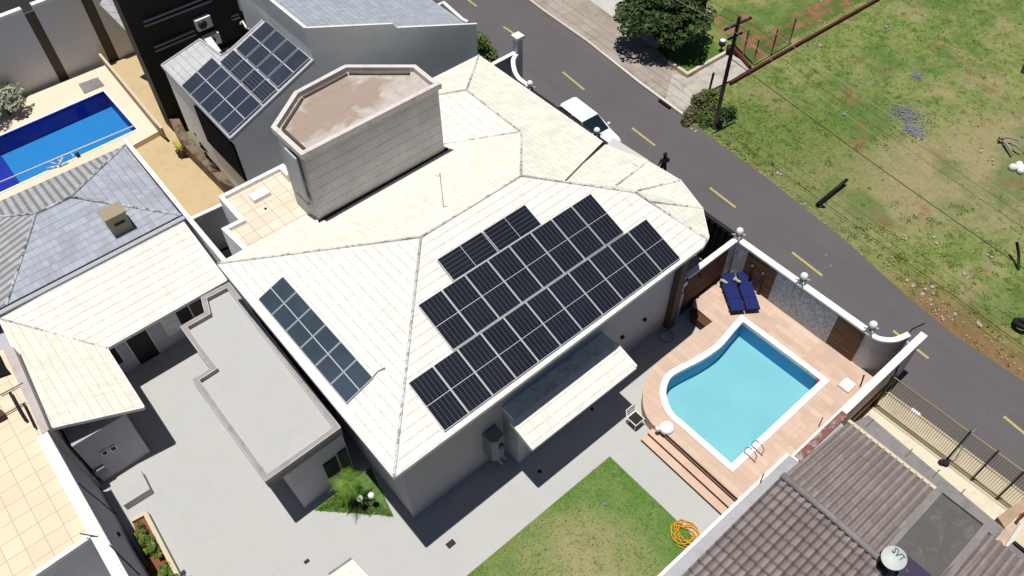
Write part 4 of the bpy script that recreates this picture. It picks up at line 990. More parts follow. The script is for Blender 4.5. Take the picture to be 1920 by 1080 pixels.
mb = MB(); mb.box(15.8, -1.62, 2.9, 19.15, -.1, 3.2); fr = part('flat_roof', mb, 'slab_dark', hb)
mb = MB(); mb.box(15.8, -.1, 2.9, 19.3, .14, 3.34); mb.box(15.8, -1.86, 2.9, 19.3, -1.62, 3.34); mb.box(19.1, -1.62, 2.9, 19.5, -.1, 3.3); part('parapet', mb, 'slab_grey', fr)
# pale yard strip and railing to the street
sheet('side_yard', [(20.6, -6), (22.62, -6), (22.62, 3.95), (20.6, 3.95)], .01, 'cream_floor')
rl = thing('railing', 'olive metal bar railing with gates along the pavement in front of the brown-tiled house', 'railing', (22.75, 1, 0))
mb = MB()
for z in (.08, 1.25, 2.32): mb.tube([(22.75, -6, z), (22.75, 3.85, z)], .028, 6)
part('rail', mb, 'gold_bar', rl)
plain('gold_dark', (.12, .10, .06), rough=.5, var=.2)
bars = 0; barm = MB()
for k in range(84):
    y = 3.8-k*.095
    if y < -4.2: break
    mb = MB(); mb.tube([(22.75, y, .05), (22.75, y, 2.32)], .011, 4)
    if k < 60: part('bar', mb, 'gold_bar', rl)
    else: part('bar', mb, 'gold_bar', rl)
for y in (3.86, .55, -.55, -1.6): mb = MB(); mb.box(22.7, y-.04, 0, 22.8, y+.04, 2.4); part('post', mb, 'dark_metal', rl)
mb = MB(); mb.ball((22.6, .5, .1), .16, 8); mb.ball((22.5, .62, .12), .13, 8); solo('rubbish_bag', mb, 'dark_cloth', 'dark bundle on the pale yard strip by the gate post of the railing', 'bundle')
mb = MB(); p = (23.75, 2.56, 0.05); mb.box(p[0]-.12, p[1]-.2, .031, p[0]+.12, p[1]+.2, .07); solo('paper_scrap', mb, 'pvc_white', 'white scrap lying behind the railing bars near its far end', 'scrap')
mb = MB(); b_ = Vector((22.75, .5, 2.4)); mb.tube([b_, b_+Vector((.1, -.05, .3)), b_+Vector((.9, .1, .75))], .018, 5); solo('antenna_rod', mb, 'steel', 'thin pale rod rising over the street from the railing post', 'rod')
# satellite dish with its lettering
dc = Vector((15.24, -0.31, 4.25)); ax = Vector((-.35, .10, .93)).normalized()
ds = thing('satellite_dish', 'round white satellite dish with dark letters on the brown-tiled roof', 'satellite dish', (dc.x, dc.y, 3.4))
prof = [(.001+.365*k/8, .075*(k/8)**2) for k in range(9)]+[(.38, .085), (.38, .07), (.25, .02), (.001, -.02)]
mb = MB(); mb.lathe(prof, dc, 28, ax); part('reflector', mb, 'dish_white', ds)
mb = MB(); mb.tube([dc-ax*.05, dc-ax*.3-Vector((0, 0, .15)), (dc.x+.05, dc.y, 3.4)], .04, 8); part('mast', mb, 'steel', ds)
mb = MB(); mb.tube([dc+Vector((-.05, -.45, .05)), dc+Vector((-.2, -.5, .3))], .02, 6); part('feed_arm', mb, 'steel', ds)
q3 = Vector((0, 0, 1)).rotation_difference(ax).to_matrix()
ux = q3@Vector((1, 0, 0)); uy = q3@Vector((0, 1, 0))
fb = bpy.data.curves.new('lettering', 'FONT'); fb.body = 'SVT'; fb.size = .26; fb.align_x = 'CENTER'; fb.align_y = 'CENTER'; fb.extrude = .004; fb.offset = .002
to = bpy.data.objects.new('lettering', fb); COL.objects.link(to)
bpy.context.view_layer.update(); dg = bpy.context.evaluated_depsgraph_get()
me = bpy.data.meshes.new_from_object(to.evaluated_get(dg)); bpy.data.objects.remove(to)
lt = bpy.data.objects.new('lettering', me); COL.objects.link(lt); me.materials.clear(); me.materials.append(M['dark_metal']); lt.parent = ds
tn = (q3@Vector((0, -1, 0))); # text baseline follows the rim
a_ = math.radians(-100); bx = (ux*math.cos(a_)+uy*math.sin(a_)); by = ax.cross(bx)
lt.matrix_local = Matrix.Translation(dc+ax*.066+by*.19-Vector((dc.x, dc.y, 3.4)))@Matrix((bx, by, ax)).transposed().to_4x4()
# bluish hole beside the dish
mb = MB(); mb.prism([(15.30, -0.35), (16.17, -0.54), (16.17, -1.42), (14.98, -1.30)], 3.3, 3.42); part('tank_cover', mb, 'plum', hb)
mb = MB(); mb.prism([(15.26, 0.10), (15.58, -0.06), (15.35, -0.37), (14.94, -0.29)], 3.6, 3.72); part('vent_box', mb, 'black', hb)
# next plot: tiled strip, cream parapet and pinkish wall at the lower right corner
plain('pink_wall', (.52, .4, .33), var=.12, grime=(.38, .27, .21), gscale=1.4)
pw_ = thing('boundary_wall', 'pinkish flat-topped wall at the lower right corner with a red stain at its street end', 'wall', (20, -2.6, 0))
mb = MB(); mb.prism([(20.11, -2.25), (21.33, -2.40), (21.18, -2.48), (18.23, -2.76), (15.24, -2.87), (14.88, -2.14), (17.53, -2.20), (19.44, -2.20)], 0, 2.4); part('wall', mb, 'pink_wall', pw_)
mb = MB(); mb.prism([(20.59, -2.32), (21.31, -2.36), (21.14, -2.45), (20.56, -2.43)], 2.38, 2.43); part('red_stain', mb, 'brick_red', pw_)
tw_ = thing('boundary_wall', 'tan stained wall end where the railing meets the pinkish wall', 'wall', (20.73, -1.99, 2.50))
plain('tan_wall', (.42, .31, .2), var=.2, grime=(.2, .13, .08), gscale=2); mb = MB(); mb.prism([(20.29, -1.85), (21.78, -2.11), (21.37, -2.33), (20.09, -2.24)], 0, 2.5); part('wall', mb, 'tan_wall', tw_)
hc = thing('house', 'corner of another house with cream slab and dark tiles in the lower right corner', 'house', (20, -4.5, 0))
mb = MB(); mb.prism([(20.78, -2.42), (21.16, -2.47), (20.83, -4.07), (18.04, -4.22), (18.03, -2.66)], 0, 2.45); part('wall', mb, 'pale_wall' if False else 'cream_band', hc)
mb = MB(); mb.prism([(20.64, -2.46), (20.64, -2.59), (18.08, -2.79), (18.04, -2.64)], 2.4, 2.6); part('parapet', mb, 'stone_pale', hc)
mb = MB(); wavy((17.29, -3.66, 2.55), (19.11, -4.51, 2.55), (17.90, -2.70, 2.75), (18.94, -2.63, 2.75), .262, .43, .05, mb, .02); part('roof', mb, 'roof_brown', hc)
mb = MB(); mb.prism([(19.13, -2.63), (19.63, -2.62), (19.59, -3.46), (19.11, -3.71)], 2.5, 2.68); part('flat_roof', mb, 'slab_grey', hc)
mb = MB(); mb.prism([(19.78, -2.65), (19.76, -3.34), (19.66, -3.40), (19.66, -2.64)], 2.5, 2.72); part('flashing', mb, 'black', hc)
mb = MB(); mb.prism([(19.15, -1.66), (19.17, -2.18), (17.25, -2.14), (17.27, -1.67)], 2.5, 2.72); plain('pale_slab', (.66, .6, .48), var=.06); part('flat_roof', mb, 'pale_slab', hb)

# ================================================================== HOUSES ON THE LEFT
hl = thing('house', 'house with blue-grey tiled hip roof above a white tiled lean-to, at the left edge', 'house', (1, 29, 0))
e1, e2, e3, e4, e5, e6 = (-.4, 25.3, 2.95), (5.0, 25.3, 2.95), (4.95, 28.65, 4.13), (-3.05, 28.45, 4.08), (-3.32, 22.1, 4.18), (-.45, 21.7, 2.95)
mb = MB(); mb.poly([e1, e2, e3, e4], (1, 0, 0)); part('roof', mb, 'roof_white_b', hl)
mb = MB(); mb.poly([e1, e4, e5], (0, 1, 0)); mb.poly([e1, e5, e6], (0, 1, 0)); lr = part('roof', mb, 'roof_cream', hl)
ridge([e1, e4], lr, r=.05)
mb = MB()
for a, b in ((e1, e2), (e6, e1), (e5, e6), (e4, e5), (e2, e3)):
    a, b = Vector(a), Vector(b); d = (b-a).normalized(); n_ = Vector((-d.y, d.x, 0)).normalized()*.04; mb.obox((a+b)/2+Vector((0, 0, -.08)), (b-a)/2, n_, Vector((0, 0, .08)))
part('gutter', mb, 'cap_white', hl)
mb = MB(); mb.prism([(-.9, 26.15), (4.85, 26.15), (4.85, 34.4), (-6, 34.4), (-6, 26.15)], 0, 2.9); mb.prism([(-3.2, 21.85), (-1.2, 21.85), (-1.2, 26.15), (-3.2, 26.15)], 0, 2.95); part('wall', mb, 'wall_lilac', hl)
g1, g2, g3, g4, ap1, ap2 = (-2.57, 28.75, 4.25), (5.05, 28.75, 4.25), (5.15, 35.0, 4.1), (-2.6, 35.2, 4.1), (.23, 32.0, 5.1), (1.75, 32.0, 5.1)
g0a, g0b = (-9, 28.75, 4.25), (-9, 35.2, 4.1)
mb = MB(); mb.poly([g1, g2, ap2, ap1], (1, 0, 0)); mb.poly([g2, g3, ap2], (0, 1, 0)); part('roof', mb, 'roof_bluegrey', hl)
mb = MB(); mb.poly([g3, g4, ap1, ap2], (1, 0, 0)); part('roof', mb, 'roof_wave', hl)
mb = MB(); mb.poly([g4, (-6, 33, 3.6), (-6, 29.5, 3.6), g1, ap1], (0, 1, 0)); part('roof', mb, 'roof_wave', hl)
gr = hl.children[-2]
for a, b in ((g1, ap1), (ap1, ap2), (ap2, g2), (ap2, g3), (ap1, g4)): ridge([a, b], gr, 'ridge_tile_dark', .06)
mb = MB(); mb.box(-3, 28.5, 4.05, 5.1, 28.72, 4.2); plain('gutter_grey', (.4, .42, .46), var=.08); part('gutter', mb, 'gutter_grey', hl)
cz = [(2.38, 30.20, 4.95), (3.21, 30.20, 4.68), (3.10, 29.30, 3.82), (2.32, 29.30, 3.87)]
ch = thing('x', 'x', 'x') if False else None
plain('chimney_beige', (.33, .28, .2), var=.1); plain('chimney_top', (.42, .37, .28), var=.1)
mb = MB(); mb.box(2.28, 29.25, 4.2, 3.12, 29.95, 5.35); cm = part('chimney', mb, 'chimney_beige', gr)
mb = MB(); mb.box(2.5, 29.22, 4.9, 2.95, 29.26, 5.02); part('vent_slot', mb, 'black', hl)
mb = MB(); mb.box(2.22, 29.2, 5.35, 3.18, 30.0, 5.43); part('chimney_cap', mb, 'chimney_beige', hl)
# windows and door in the shaded wall under the eave
def window(x0, x1, y, z0, z1, par, glass='black', frame='alu', nm='window'):
    mb = MB(); mb.box(x0, y-.03, z0, x1, y-.001, z1); w_ = part(nm, mb, glass, par)
    mb = MB(); t_ = .04
    mb.box(x0-t_, y-.05, z0-t_, x0, y-.002, z1+t_); mb.box(x1, y-.05, z0-t_, x1+t_, y-.002, z1+t_); mb.box(x0, y-.05, z0-t_, x1, y-.002, z0); mb.box(x0, y-.05, z1, x1, y-.002, z1+t_)
    part('frame', mb, frame, w_)
window(-.85, -.15, 26.15, .8, 2.1, hl); window(.35, 1.25, 26.15, .05, 2.2, hl, nm='door'); window(1.95, 2.55, 26.15, .75, 2.1, hl, 'green_grey_slab'); window(2.62, 3.2, 26.15, .75, 2.1, hl); window(3.3, 4.2, 26.15, .6, 2.3, hl, 'brown_frame', 'brown_frame')
for (p, w_) in (((-2.50, 21.85, 1.63), .16), ((-2.17, 21.85, 1.57), .17)):
    window(p[0]-w_/2, p[0]+w_/2, 21.85, p[2]-.1, p[2]+.12, hl, 'black', 'cap_white')
mb = MB(); p = (-3.00, 21.85, 0.84); mb.box(p[0]-.22, 21.7, p[2]-.15, p[0]+.2, 21.85, p[2]+.2); part('meter_box', mb, 'grey_plastic', hl)
# gable-side coping running back past the pool
bw = thing('boundary_wall', 'long thin white-capped wall along the sand yard, right of the blue-grey roof', 'wall', (5.2, 29, 0))
mb = MB(); wall_run(mb, [(5.2, 23.6), (5.22, 29), (5.3, 35.3)], 0, 4.2, .14); part('wall', mb, 'wall_light', bw)
mb = MB(); wall_run(mb, [(5.2, 23.6), (5.22, 29), (5.3, 35.3)], 4.2, 4.28, .2); part('cap', mb, 'cap_white', bw)
yb = thing('yard_wall', 'short white-capped wall closing the sand yard above the dark light well', 'wall', (6.25, 29.87, 2.60))
mb = MB(); wall_run(mb, [(5.46, 30.10), (7.32, 29.96)], 0, 2.52, .14); part('wall', mb, 'wall_light', yb)
mb = MB(); wall_run(mb, [(5.46, 30.10), (7.32, 29.96)], 2.52, 2.6, .2); part('cap', mb, 'cap_white', yb)
sheet('light_well', [(5.2, 22.5), (7.2, 22.5), (7.2, 30.4), (5.2, 30.4)], .02, 'dark_void')  # the well's deep shade is put into a near-black floor colour
# left boundary wall, terrace of the next house
lw = thing('boundary_wall', 'tall grey boundary wall with a peeling white cap, left of the planter', 'wall', (-3.4, 18, 0))
plain('wall_blue', (.34, .34, .38), var=.1, grime=(.24, .24, .27)); plain('peeling_white', (.74, .76, .78), var=.08, grime=(.6, .55, .35), gscale=3, glo=.55, ghi=.66)
mb = MB(); mb.box(-3.78, 8, 0, -3.42, 21.5, 4.6); part('wall', mb, 'wall_blue', lw)
mb = MB(); mb.box(-3.82, 8, 4.6, -3.42, 21.6, 4.7); part('cap', mb, 'peeling_white', lw)
for x0, y0, x1, y1 in ((120, 795, 245, 930), (240, 920, 330, 1010)):
    pass
mb = MB(); a, b = (-3.40, 19.14, 4.49), (-3.40, 20.58, -1.50); mb.tube([(-3.4, a[1], a[2]), (-3.4, b[1], b[2])], .02, 5); a, b = (-3.40, 15.94, 5.14), (-3.40, 15.91, 2.56); mb.tube([(-3.4, a[1], a[2]), (-3.4, b[1], b[2])], .02, 5); part('cable', mb, 'plum', lw)
mb = MB(); mb.lathe([(.001, 0), (.09, 0), (.09, .08), (.001, .08)], (-3.42, 17.98, 2.20), 10, (1, 0, 0)); part('wall_lamp', mb, 'black', lw)
lv = thing('boundary_wall', 'taupe flat-topped wall piece between the cream terrace and the white lean-to roof', 'wall', (-3.6, 24, 0))
mb = MB(); mb.prism([(-3.39, 26.30), (-3.05, 26.17), (-3.36, 21.70), (-3.62, 21.72)], 0, 4.6); part('wall', mb, 'wall_taupe', lv)
tz = 4.5
tr = thing('terrace_house', 'neighbour house top with a cream-tiled flat terrace, in the lower left corner', 'house', (-6, 19, 0))
TE = [(-3.82, (-3.74, 17.01)[1]), (-5.72, 16.96), (-8.5, (-5.72, 16.96)[1]), (-12, 14), (-12, 27.5), (-3.39, 26.39), (-3.62, 21.83), (-3.82, 21.3)]
sheet('side_yard', [(-16, -6), (-3.8, -6), (-3.8, 19), (-16, 19)], .006, 'yard_concrete')  # concrete ground added so pale light bounces onto the terrace wall
mb = MB(); mb.prism(TE, 0, tz); plain('terrace_wall', (.62, .63, .66), var=.1, grime=(.42, .42, .44)); part('wall', mb, 'terrace_wall', tr)
mb = MB(); mb.poly([P3(p, tz+.006) for p in ccw(TE)]); part('terrace_floor', mb, 'cream_tile', tr)
mb = MB(); wall_run(mb, [(-3.8, TE[0][1]), TE[1], TE[2]], tz-.1, tz+.07, .16); part('edge_coping', mb, 'cap_white', tr)
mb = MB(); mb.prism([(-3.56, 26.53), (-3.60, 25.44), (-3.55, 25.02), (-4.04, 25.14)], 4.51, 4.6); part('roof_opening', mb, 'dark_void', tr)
mb = MB(); mb.tube([(-4.18, 24.30, 4.60), (-3.35, 24.27, 4.60)], .025, 5); mb.tube([(-4.40, 23.37, 4.60), (-3.58, 23.38, 4.60)], .025, 5); part('pipe', mb, 'taupe_dark', tr)
for i, pts in enumerate(([(-3.86, 24.11, 4.60), (-3.86, 23.45, 4.60), (-3.86, 23.02, 4.60), (-3.84, 22.56, 4.60)], [(-3.65, 23.33, 4.60), (-3.67, 22.76, 4.60), (-3.70, 22.07, 4.60)])):
    mb = MB(); mb.tube([Vector(p)+Vector((0, 0, .05)) for p in pts], .05-.015*i, 6); solo('garden_tool', mb, 'black', ('thick black tube lying across the pipes on the cream terrace', 'thin broken black cable lying beside the taupe wall on the terrace')[i], 'tube')
mb = MB(); p = (-4.45, 23.35, 4.60); mb.box(p[0]-.15, p[1]-.15, 4.5, p[0]+.12, p[1]+.15, 4.8); solo('flower_pot', mb, 'pot_brown', 'dark red-brown pot at the left edge of the cream terrace', 'pot')
mb = MB(); b_ = Vector((-3.63, 16.73, 4.70)); mb.tube([b_, b_+Vector((-.35, .3, .25))], .02, 5); solo('antenna_rod', mb, 'dark_metal', 'thin dark rod leaning on the peeling white cap at the terrace corner', 'rod')

# ================================================================== SAND YARD, SECOND POOL (upper left)
plain('sand', (.53, .41, .235), var=.07, scale=.8, grime=(.42, .32, .18), gscale=1.2, glo=.5, ghi=.75)
sheet('sand_yard', [(5.3, 30), (8.8, 30), (8.8, 40), (10.6, 40), (10.9, 48.3), (8.0, 48.3), (7.9, 40.35), (5.3, 40.2)], .01, 'sand')
D2_ = [(-10, 34.8), (5.1, 34.8), (6.11, 39.81), (8.02, 40.01), (8.10, 47.89), (-10, 48.3)]
PP = [(6.98, 45.50), (6.99, 40.93), (-0.45, 41.31), (-8, 41.6), (-8, 45.2)]
PP = [(6.98, 45.5), (6.98, 40.95), (-8, 40.9), (-8, 45.45)]
mb = MB(); out = ccw([tuple(p[:2]) for p in D2_]); ov = [mb.bm.verts.new(P3(p, .3)) for p in out]; iv = [mb.bm.verts.new(P3(p, .3)) for p in ccw(PP)]
es = [mb.bm.edges.new((ov[i], ov[(i+1) % len(ov)])) for i in range(len(ov))]+[mb.bm.edges.new((iv[i], iv[(i+1) % 4])) for i in range(4)]
bmesh.ops.triangle_fill(mb.bm, edges=es, use_beauty=True)
for f in mb.bm.faces:
    f.normal_update()
    if f.normal.z < 0: f.normal_flip()
    for l in f.loops: l[mb.uv].uv = (l.vert.co.x, l.vert.co.y)
for i in range(len(out)):
    a, b = out[i], out[(i+1) % len(out)]; mb.poly([P3(a, 0), P3(b, 0), P3(b, .3), P3(a, .3)])
struct('pool_deck', mb, 'pool_deck_cream')
p2 = thing('swimming_pool', 'long deep blue rectangular swimming pool beside the blue-grey roof, upper left', 'swimming pool', (0, 43, 0))
mb = MB(); mb.box(-8, 40.9, -.82, 6.98, 45.5, -.8); part('basin_floor', mb, 'pool_floor_deep', p2)
mb = MB(); a = ccw(PP)
for i in range(4):
    q, r_ = a[i], a[(i+1) % 4]; mb.poly([P3(r_, -.8), P3(q, -.8), P3(q, .3), P3(r_, .3)])
mb.box(-8, 40.9, -.8, .45, 45.4, -.3); part('basin_wall', mb, 'pool_wall_navy', p2)
mb = MB(); mb.poly([P3(p, .2) for p in a]); part('water', mb, 'water_blue', p2)
mb = MB(); ring_cap(mb, offset(a, -.12, True), .12, .28, .33); part('coping', mb, 'cap_white', p2)
mb = MB(); mb.tube([(-0.84, 41.48, 0.50), (6.92, 41.09, 0.50)], .04, 6); solo('lane_rope', mb, 'sky_pool_line', 'pale line stretched over the blue pool near its close edge', 'rope')
rng = random.Random(8); mb = MB()
for k in range(7):
    p = Vector((3.09, 40.96, 0.35))+Vector((rng.uniform(-.7, .9), rng.uniform(-.25, .25), rng.uniform(0, .1))); a = rng.uniform(0, PI); mb.tube([p, p+Vector((math.cos(a)*.5, math.sin(a)*.3, .1))], .04, 6)
pc = solo('pool_cleaner', mb, 'alu', 'jumble of pale and dark pool-cleaning gear on the edge of the blue pool', 'pool cleaner')
mb = MB(); p = (3.63, 40.92, 0.40); mb.box(p[0]-.1, p[1]-.1, .33, p[0]+.1, p[1]+.12, .5); part('head', mb, 'black', pc); 
mb = MB(); mb.prism([(6.13, 47.10), (7.26, 46.98), (7.25, 45.97), (6.03, 45.98)], .3, .34); solo('floor_mat', mb, 'green_grey_slab' if False else 'slab_grey', 'square grey mat on the cream deck at the far corner of the blue pool', 'mat')
gr_ = thing('glass_rail', 'long thin brownish rail wall between the blue pool deck and the sand yard', 'railing', (8.2, 44, 0))
plain('rail_brown', (.36, .29, .2), var=.15)
mb = MB(); wall_run(mb, [(8.12, 48.12), (7.85, 39.95), (7.92, 39.33)], .25, .95, .1); part('panel', mb, 'rail_brown', gr_)
mb = MB(); wall_run(mb, [(8.12, 48.12), (7.89, 39.20)], .96, 1.0, .14); part('rail', mb, 'cream_band', gr_)
# white panelled wall behind the pool
plain('panel_grey', (.66, .64, .64), var=.05, scale=.5)
pwl = thing('panel_wall', 'tall pale panelled wall with dark uprights behind the blue pool', 'wall', (3, 48.4, 0))
for x0, x1, z1 in ((-4, 3.0-.35, 6.2), (2.65, 5.45, 5.0), (6.0, 8.5, 5.0), (9.1, 11.2, 5.1)):
    top = z1
    mb = MB(); mb.box(x0, 48.35, 0, x1, 48.6, top-.15); part('panel', mb, 'panel_grey', pwl)
    mb = MB(); mb.box(x0, 48.3, top-.15, x1, 48.65, top); part('cap', mb, 'cap_white', pwl)
mb = MB(); mb.box(-6, 48.45, 0, 11.2, 48.58, 4.6); part('upright', mb, 'brown_frame', pwl)
# dark tiled roofs behind
dk = thing('house', 'dark roof behind the panelled wall in the upper left corner', 'house', (2, 54, 0))
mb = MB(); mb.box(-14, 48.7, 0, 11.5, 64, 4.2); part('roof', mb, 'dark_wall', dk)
pr = thing('house', 'wedge of pale grey tiled roof between the panelled wall and the dark building', 'house', (11, 52, 0))
mb = MB(); mb.poly([(8.92, 46.06, 4.90), (9.55, 43.99, 3.20), (9.97, 45.69, 4.90), (9.90, 46.37, 5.60)], (1, -1, 0)); part('roof', mb, 'roof_palegrey', pr)
# dark-walled building with rails and air conditioners
db = thing('house', 'tall dark building with paired pale rails and two air conditioners, above the tilted panels', 'house', (12, 44, 0))
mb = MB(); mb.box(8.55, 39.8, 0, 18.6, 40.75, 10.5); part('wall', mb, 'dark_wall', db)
mb = MB(); mb.poly([(8.53, 40.75, 0), (8.53, 39.79, 0), (8.53, 39.79, 10.5), (8.53, 40.75, 10.5)]); plain('side_brown', (.1, .075, .06), var=.2); part('side_wall', mb, 'side_brown', db)
plain('rail_grey', (.36, .33, .32), var=.1)
for (a, b) in (((9.29, 39.80, 6.70), (12.57, 39.80, 6.66)), ((9.26, 39.80, 6.47), (12.94, 39.80, 6.39)), ((9.30, 39.80, 5.20), (11.53, 39.80, 5.22)), ((9.30, 39.80, 4.97), (11.57, 39.80, 4.98)), ((13.69, 39.80, 5.13), (14.13, 39.80, 5.10)), ((13.69, 39.80, 4.93), (14.14, 39.80, 4.90))):
    mb = MB(); mb.obox(((a[0]+b[0])/2, 39.74, (a[2]+b[2])/2), ((b[0]-a[0])/2, 0, (b[2]-a[2])/2), (0, .06, 0), (0, 0, .035)); part('rail', mb, 'rail_grey', db)
def ac_unit(loc, rz, label, grp='air conditioner units'):
    r = thing('air_conditioner', label, 'air conditioner', (0, 0, 0), grp)
    mb = MB(); mb.box(-.42, -.16, 0, .42, .16, .62); part('case', mb, 'pvc_white', r)
    mb = MB(); mb.lathe([(.001, 0), (.22, 0), (.24, .02), (.001, .02)], (-.1, -.16, .31), 18, (0, -1, 0)); part('fan_grille', mb, 'dark_metal', r)
    mb = MB(); mb.box(-.36, -.1, -.08, -.3, .16, 0); mb.box(.3, -.1, -.08, .36, .16, 0); part('bracket', mb, 'dark_metal', r)
    r.location = loc; r.rotation_euler = (0, 0, rz); return r
ac_unit((12.1, 39.6, 5.2), 0, 'upper white air conditioner on the dark wall')
ac_unit((12.25, 39.55, 4.15), 0, 'lower white air conditioner on the dark wall, half hidden by the tiled roof')

# ================================================================== NORTH HOUSE (tilted panels, grey wall)
nh = thing('house', 'tall house with pale grey gable wall and a panel-covered lean-to roof, behind the tower', 'house', (15, 33, 0))
G = dict(a=(8.60, 29.96, 5.80), b=(8.69, 37.10, 5.83), c=(10.75, 36.55, 6.64), d=(10.88, 34.53, 6.69), e=(11.11, 34.43, 6.78), f=(13.31, 34.41, 7.64), g=(13.42, 30.00, 7.68))
mb = MB(); mb.poly([G['a'], G['g'], G['f'], G['e'], G['d'], G['c'], G['b']], (0, 1, 0)); nr = part('roof', mb, 'roof_palegrey', nh)
mb = MB()
for a, b in (('a', 'g'), ('a', 'b'), ('b', 'c'), ('c', 'd'), ('f', 'e')):
    a, b = Vector(G[a]), Vector(G[b]); d = (b-a).normalized(); n_ = Vector((-d.y, d.x, 0)).normalized()*.05; mb.obox((a+b)/2+Vector((0, 0, -.05)), (b-a)/2, n_, Vector((0, 0, .09)))
part('roof_trim', mb, 'gutter_grey', nh)
plain('gable_grey', (.85, .85, .83), var=.04, scale=.5, grime=(.68, .71, .75), gscale=.35, glo=.5, ghi=.7)
mb = MB(); mb.poly([(8.7, 30, 0), (22.8, 30, 0), (22.8, 30, 5.4), (18.0, 30, 7.3), (17.8, 30, 7.6), (13.4, 30, 9.3), (13.4, 30, 7.62), (8.7, 30, 5.78)])
mb.poly([(22.8, 30, 0), (22.8, 37, 0), (22.8, 37, 5.35), (22.8, 30, 5.35)]); mb.poly([(13.4, 37, 6), (13.4, 30, 6), (13.4, 30, 9.3), (13.4, 37, 9.3)])
mb.poly([(8.7, 37, 0), (8.7, 30, 0), (8.7, 30, 5.76), (8.7, 37, 5.76)])
part('wall', mb, 'gable_grey', nh)
mb = MB()
for a, b in (((13.4, 30, 9.33), (17.8, 30, 7.63)), ((18.0, 30, 7.33), (22.85, 30, 5.43)), ((13.4, 30, 9.33), (13.4, 36, 9.33))):
    a, b = Vector(a), Vector(b); d = (b-a).normalized(); n_ = Vector((-d.y, d.x, 0)).normalized()*.07; mb.obox((a+b)/2, (b-a)/2, n_, Vector((0, 0, .04)))
part('coping', mb, 'cap_white', nh)
mb = MB(); mb.poly([(13.42, 30.1, 9.24), (22.4, 30.1, 5.5), (22.4, 33.3, 5.5), (13.42, 38, 9.24)], (0, 1, 0)); part('roof', mb, 'roof_bluegrey', nh)
mb = MB(); mb.poly([(22.36, 30.84, 5.30), (22.59, 32.99, 5.30), (22.65, 32.70, 5.60), (22.36, 30.54, 5.60)]) if False else mb.tube([(22.34, 32.64, 5.50), (22.62, 32.52, 5.60), (22.39, 30.58, 5.60), (22.45, 30.21, 5.60)], .1, 6); part('eave_gutter', mb, 'cap_white', nh)
mb = MB(); mb.box(8.6, 30.05, 3.1, 8.69, 33.9, 5.3); part('window', mb, 'dark_void', nh)
# clutter between the dark wall and the roof
mb = MB(); mb.prism([(10.9, 34.6), (13.3, 34.5), (14.8, 39.7), (11.2, 39.7)], 0, 3.6); part('back_roof', mb, 'slab_grey', nh)
mb = MB(); mb.obox((11.62, 37.73, 5.20), (.18, -.02, 0), (-.1, -.75, 0), (0, 0, .12)); solo('gutter_box', mb, 'pvc_white', 'curved white gutter piece between the dark wall and the tiled roof edge', 'gutter')
ac_unit((14.66, 40.01, 5.20), .5, 'white air conditioner on the wall top at the upper edge of the photo')
ac_unit((14.56, 38.78, 5.40), .3, 'white air conditioner beside the big grey gable, above the tilted panels')
mb = MB(); mb.tube([(14.00, 39.60, 4.60), (14.07, 39.26, 4.90), (13.92, 38.59, 4.90), (14.18, 38.76, 4.60)], .06, 6); mb.tube([(14.49, 40.32, 4.70), (14.46, 39.66, 4.70), (14.45, 39.12, 4.80)], .05, 6); solo('duct', mb, 'pvc_white', 'bent white pipes below the air conditioners at the upper edge', 'pipe')
# its modules
def zG(x): return 5.8+.39*(x-8.6)
GU = Vector((1, 0, .39)).normalized()
fp = module('solar_module', .92, 1.98, 'pv_cells_far', .05)
for i in range(5):
    o = fp if i == 0 else copy_thing(fp)
    o['label'] = 'outer column solar panel on the lean-to roof by the tower, %s from the near edge' % ORD[i]; o['group'] = 'outer column on the lean-to roof'
    seat_module(o, (8.68, 30.1+.94*(i+1)-.02, zG(8.68)), (0, -1, 0), (1, 0, .39), .09)
for i in range(4):
    o = copy_thing(fp); o['label'] = 'inner column solar panel on the lean-to roof by the tower, %s from the near edge' % ORD[i]; o['group'] = 'inner column on the lean-to roof'
    seat_module(o, (11.52, 30.1+1.0*(i+1)-.04, zG(11.52)), (0, -1, 0), (1, 0, .39), .09)
fq = module('solar_module', .9, 1.98, 'pv_cells_stripe', .03)
for i in range(2):
    o = fq if i == 0 else copy_thing(fq)
    o['label'] = 'striped solar panel turned crosswise between the two columns, the %s one' % ('near', 'far')[i]; o['group'] = 'crosswise panels on the lean-to roof'
    seat_module(o, (10.6, 30.12+2.04*i, zG(10.6)), (1, 0, .39), (0, 1, 0), .09)
# low brown wall and fallen things at its foot
lw2 = thing('yard_wall', 'rough brown wall along the sand yard under the shaded side of the panelled house', 'wall', (8.4, 35, 0))
mb = MB(); wall_run(mb, [(9.31, 42.46), (8.44, 37.69), (8.57, 33.43), (9.08, 31.95)], 0, .9, .5); plain('rough_brown', (.2, .14, .09), var=.4, scale=2.5, grime=(.05, .035, .03), gscale=1.5, glo=.48, ghi=.58); part('wall', mb, 'rough_brown', lw2)
mb = MB()
for k in range(9):
    a = Vector((9.59, 41.22, 2.20)).lerp(Vector((8.37, 34.32, 2.20)), k/8); mb.tube([a, a+Vector((.35, -.3, -1.3)), a+Vector((.1, .5, -.6))], .05, 5)
solo('iron_frame', mb, 'black', 'dark tangled iron frame against the side of the panelled house', 'frame')

